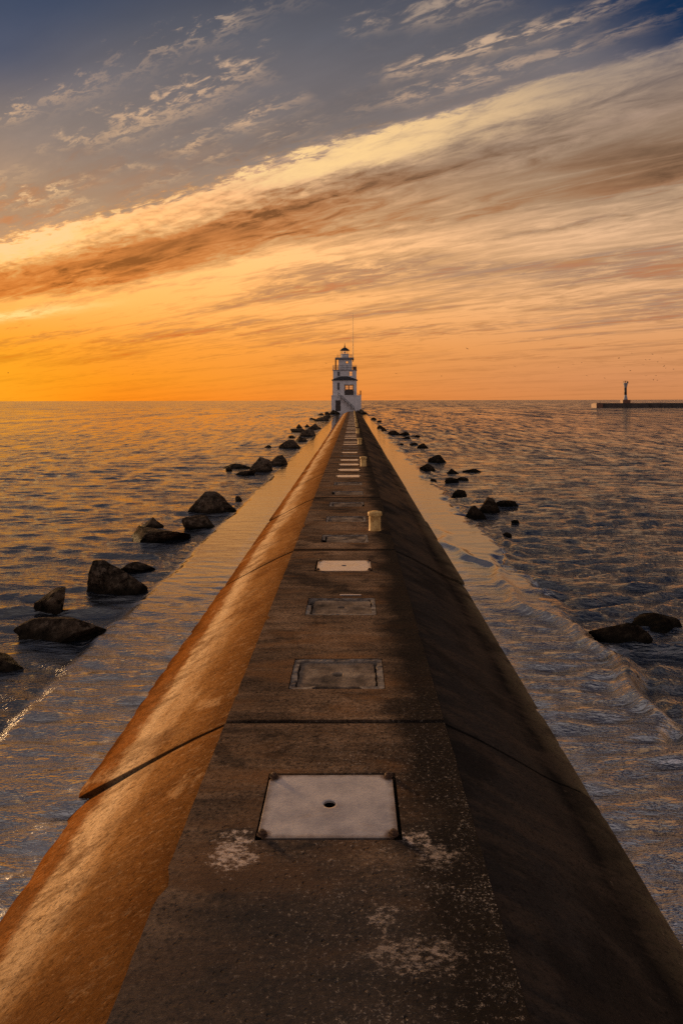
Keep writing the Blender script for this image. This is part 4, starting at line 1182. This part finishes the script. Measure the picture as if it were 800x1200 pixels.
mulc = t.new('ShaderNodeVectorMath', operation='SCALE'); t.l.new(col, mulc.inputs[0]); t.l.new(mul, mulc.inputs['Scale'])
cloud = mulc.outputs[0]
tau = t.m('MULTIPLY', t.m('MULTIPLY', t.step(streak, .53, .38), t.step(fine, .62, .42)), t.m('MULTIPLY', t.step(zp, .05, .13), t.step(w, 2.9, 3.6)))
cloud = t.mix(t.m('MULTIPLY', t.m('MULTIPLY', tau, .75), t.step(y, .1, .5)), cloud, t.mix(t.step(az, -.5, .3), lin((206, 138, 76)), lin((164, 132, 112))))
hot = t.m('MULTIPLY', t.m('POWER', 2.718, t.m('MULTIPLY', t.m('POWER', t.m('DIVIDE', t.m('SUBTRACT', ws, 3.62), .16), 2.0), -1.0)), t.m('MULTIPLY', t.step(az, -.28, -.45), t.step(y, .1, .5)))
cloud = t.mix(t.m('MULTIPLY', hot, t.step(fine, .36, .56, .35, .95)), cloud, lin((255, 222, 138)))
# above the edge of the cloud bank only a grey veil is left
veil = t.ramp(zp, [(p, lin(c)) for p, c in [(0, (200, 150, 100)), (.2, (182, 142, 108)), (.26, (164, 138, 114)), (.33, (136, 123, 116)), (.40, (118, 111, 112)), (.47, (96, 96, 104)), (.52, (82, 84, 95)), (.62, (136, 122, 114)), (1.0, (176, 160, 148))]])
vs_ = t.new('ShaderNodeVectorMath', operation='SCALE'); t.l.new(veil, vs_.inputs[0])
t.l.new(t.m('ADD', .62, t.m('MULTIPLY', streak, .76)), vs_.inputs['Scale'])
cloud = t.mix(t.m('MULTIPLY', t.step(w, 2.02, 1.90, 0, .85), t.step(y, .1, .5)), cloud, vs_.outputs[0])
# thick parts turn brown, thin wisps turn gold
cloud = t.mix(t.m('MULTIPLY', t.step(mul, .9, .5, 0, .6), t.step(zp, .40, .20)), cloud, t.mix(1.0, cloud, (1.60, .93, .48), 'MULTIPLY'))
# gold wisps of the high open sky
def lane(c, wd, k):
    q = t.m('DIVIDE', t.m('SUBTRACT', w, c), wd)
    return t.m('MULTIPLY', t.m('POWER', 2.718, t.m('MULTIPLY', t.m('MULTIPLY', q, q), -1.0)), k)
lanes = t.m('ADD', t.m('ADD', lane(1.24, .035, .75), lane(1.47, .055, 1.0)), t.m('ADD', lane(1.71, .05, 1.0), lane(1.86, .04, .6)))
patch = t.m('MULTIPLY', lanes, t.step(t.noise(t.scale3(plane, (1.7, 1.6, 1)), 1.0, 4, .6), .42, .60))
wisp = t.m('MULTIPLY', t.step(hook, .42, .60, .08, 1.0), patch)
wisp = t.m('MULTIPLY', wisp, t.m('MULTIPLY', t.step(w, 2.10, 1.95), t.step(y, .1, .5)))
wisp = t.m('MULTIPLY', wisp, t.m('SUBTRACT', 1.0, t.m('MULTIPLY', t.step(az, -.15, -.40), t.step(zp, .36, .44))))
cloud = t.mix(t.m('MULTIPLY', wisp, .85), cloud, t.ramp(zp, [(.2, lin((250, 200, 140))), (.4, lin((226, 184, 146))), (.52, lin((196, 172, 150)))]))
# the glow along the edge of the cloud bank
rim = t.m('MULTIPLY', t.m('MULTIPLY', t.step(w, 1.97, 2.03), t.step(w, 2.42, 2.1)), t.step(t.m('ADD', streak, t.m('MULTIPLY', fine, .6)), .68, .95))
rim = t.m('MULTIPLY', rim, t.step(az, .42, -.05, .15, 1.0))
cloud = t.mix(t.m('MULTIPLY', rim, t.step(y, .1, .5)), cloud, lin((255, 212, 148)))
# cover: the veil thins towards the upper corners and the clear blue shows
gap = t.m('MULTIPLY', t.step(y, .875, .80), t.step(zp, .33, .42))
gap = t.m('MULTIPLY', gap, t.step(w, 2.02, 1.94))
gap = t.m('MULTIPLY', gap, t.m('SUBTRACT', 1.0, t.m('MULTIPLY', wisp, .8)))
gap = t.m('MULTIPLY', gap, t.step(y, -.1, .3, .35, 1.0))
gap = t.m('MULTIPLY', gap, t.step(az, -.3, .4, .5, .97))
sky = t.new('ShaderNodeTexSky', sky_type='NISHITA')
sky.sun_disc = False; sky.sun_elevation = SUN_EL; sky.sun_rotation = SUN_AZ
sky.altitude = 0; sky.air_density = 1.0; sky.dust_density = .3; sky.ozone_density = 6.0
bgA = t.new('ShaderNodeBackground'); t.l.new(t.mix(1.0, sky.outputs[0], (.36, .74, .84), 'MULTIPLY'), bgA.inputs['Color']); bgA.inputs['Strength'].default_value = .05
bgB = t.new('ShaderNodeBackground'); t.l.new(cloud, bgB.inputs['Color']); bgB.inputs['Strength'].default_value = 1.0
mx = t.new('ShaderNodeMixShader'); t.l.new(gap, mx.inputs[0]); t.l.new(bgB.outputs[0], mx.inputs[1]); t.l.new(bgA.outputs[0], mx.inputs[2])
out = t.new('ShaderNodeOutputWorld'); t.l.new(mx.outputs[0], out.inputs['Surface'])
world.cycles.sampling_method = 'MANUAL'; world.cycles.sample_map_resolution = 1024

sl = bpy.data.lights.new('sun', 'SUN'); sl.energy = 5.0; sl.angle = R(6); sl.color = (1.0, .60, .27)
so = bpy.data.objects.new('sun', sl); COL.objects.link(so)
sd = Vector((math.sin(SUN_AZ)*math.cos(SUN_EL), math.cos(SUN_AZ)*math.cos(SUN_EL), math.sin(SUN_EL)))
so.rotation_euler = sd.to_track_quat('Z', 'Y').to_euler(); so.location = sd*60

# ------------------------------------------------------------------ camera
cd = bpy.data.cameras.new('camera'); cam = bpy.data.objects.new('camera', cd); COL.objects.link(cam)
cd.sensor_fit = 'VERTICAL'; cd.sensor_height = 36; cd.sensor_width = 24; cd.lens = 24
cd.shift_x = -(VX-400)/1200; cd.shift_y = -(600-VY)/1200
cd.clip_start = .05; cd.clip_end = 20000
cam.matrix_world = Matrix.Translation((0, 0, EYE)) @ Matrix.Rotation(R(90), 4, 'X') @ Matrix.Rotation(R(-.14), 4, 'Z')
S.camera = cam
vs = S.view_settings
vs.view_transform = 'Standard'; vs.look = 'None'; vs.exposure = 0; vs.gamma = 1; vs.use_curve_mapping = False
S.cycles.max_bounces = 6; S.cycles.use_denoising = False
S.cycles.sample_clamp_direct = 4.0; S.cycles.sample_clamp_indirect = 2.0
S.cycles.caustics_reflective = False; S.cycles.caustics_refractive = False
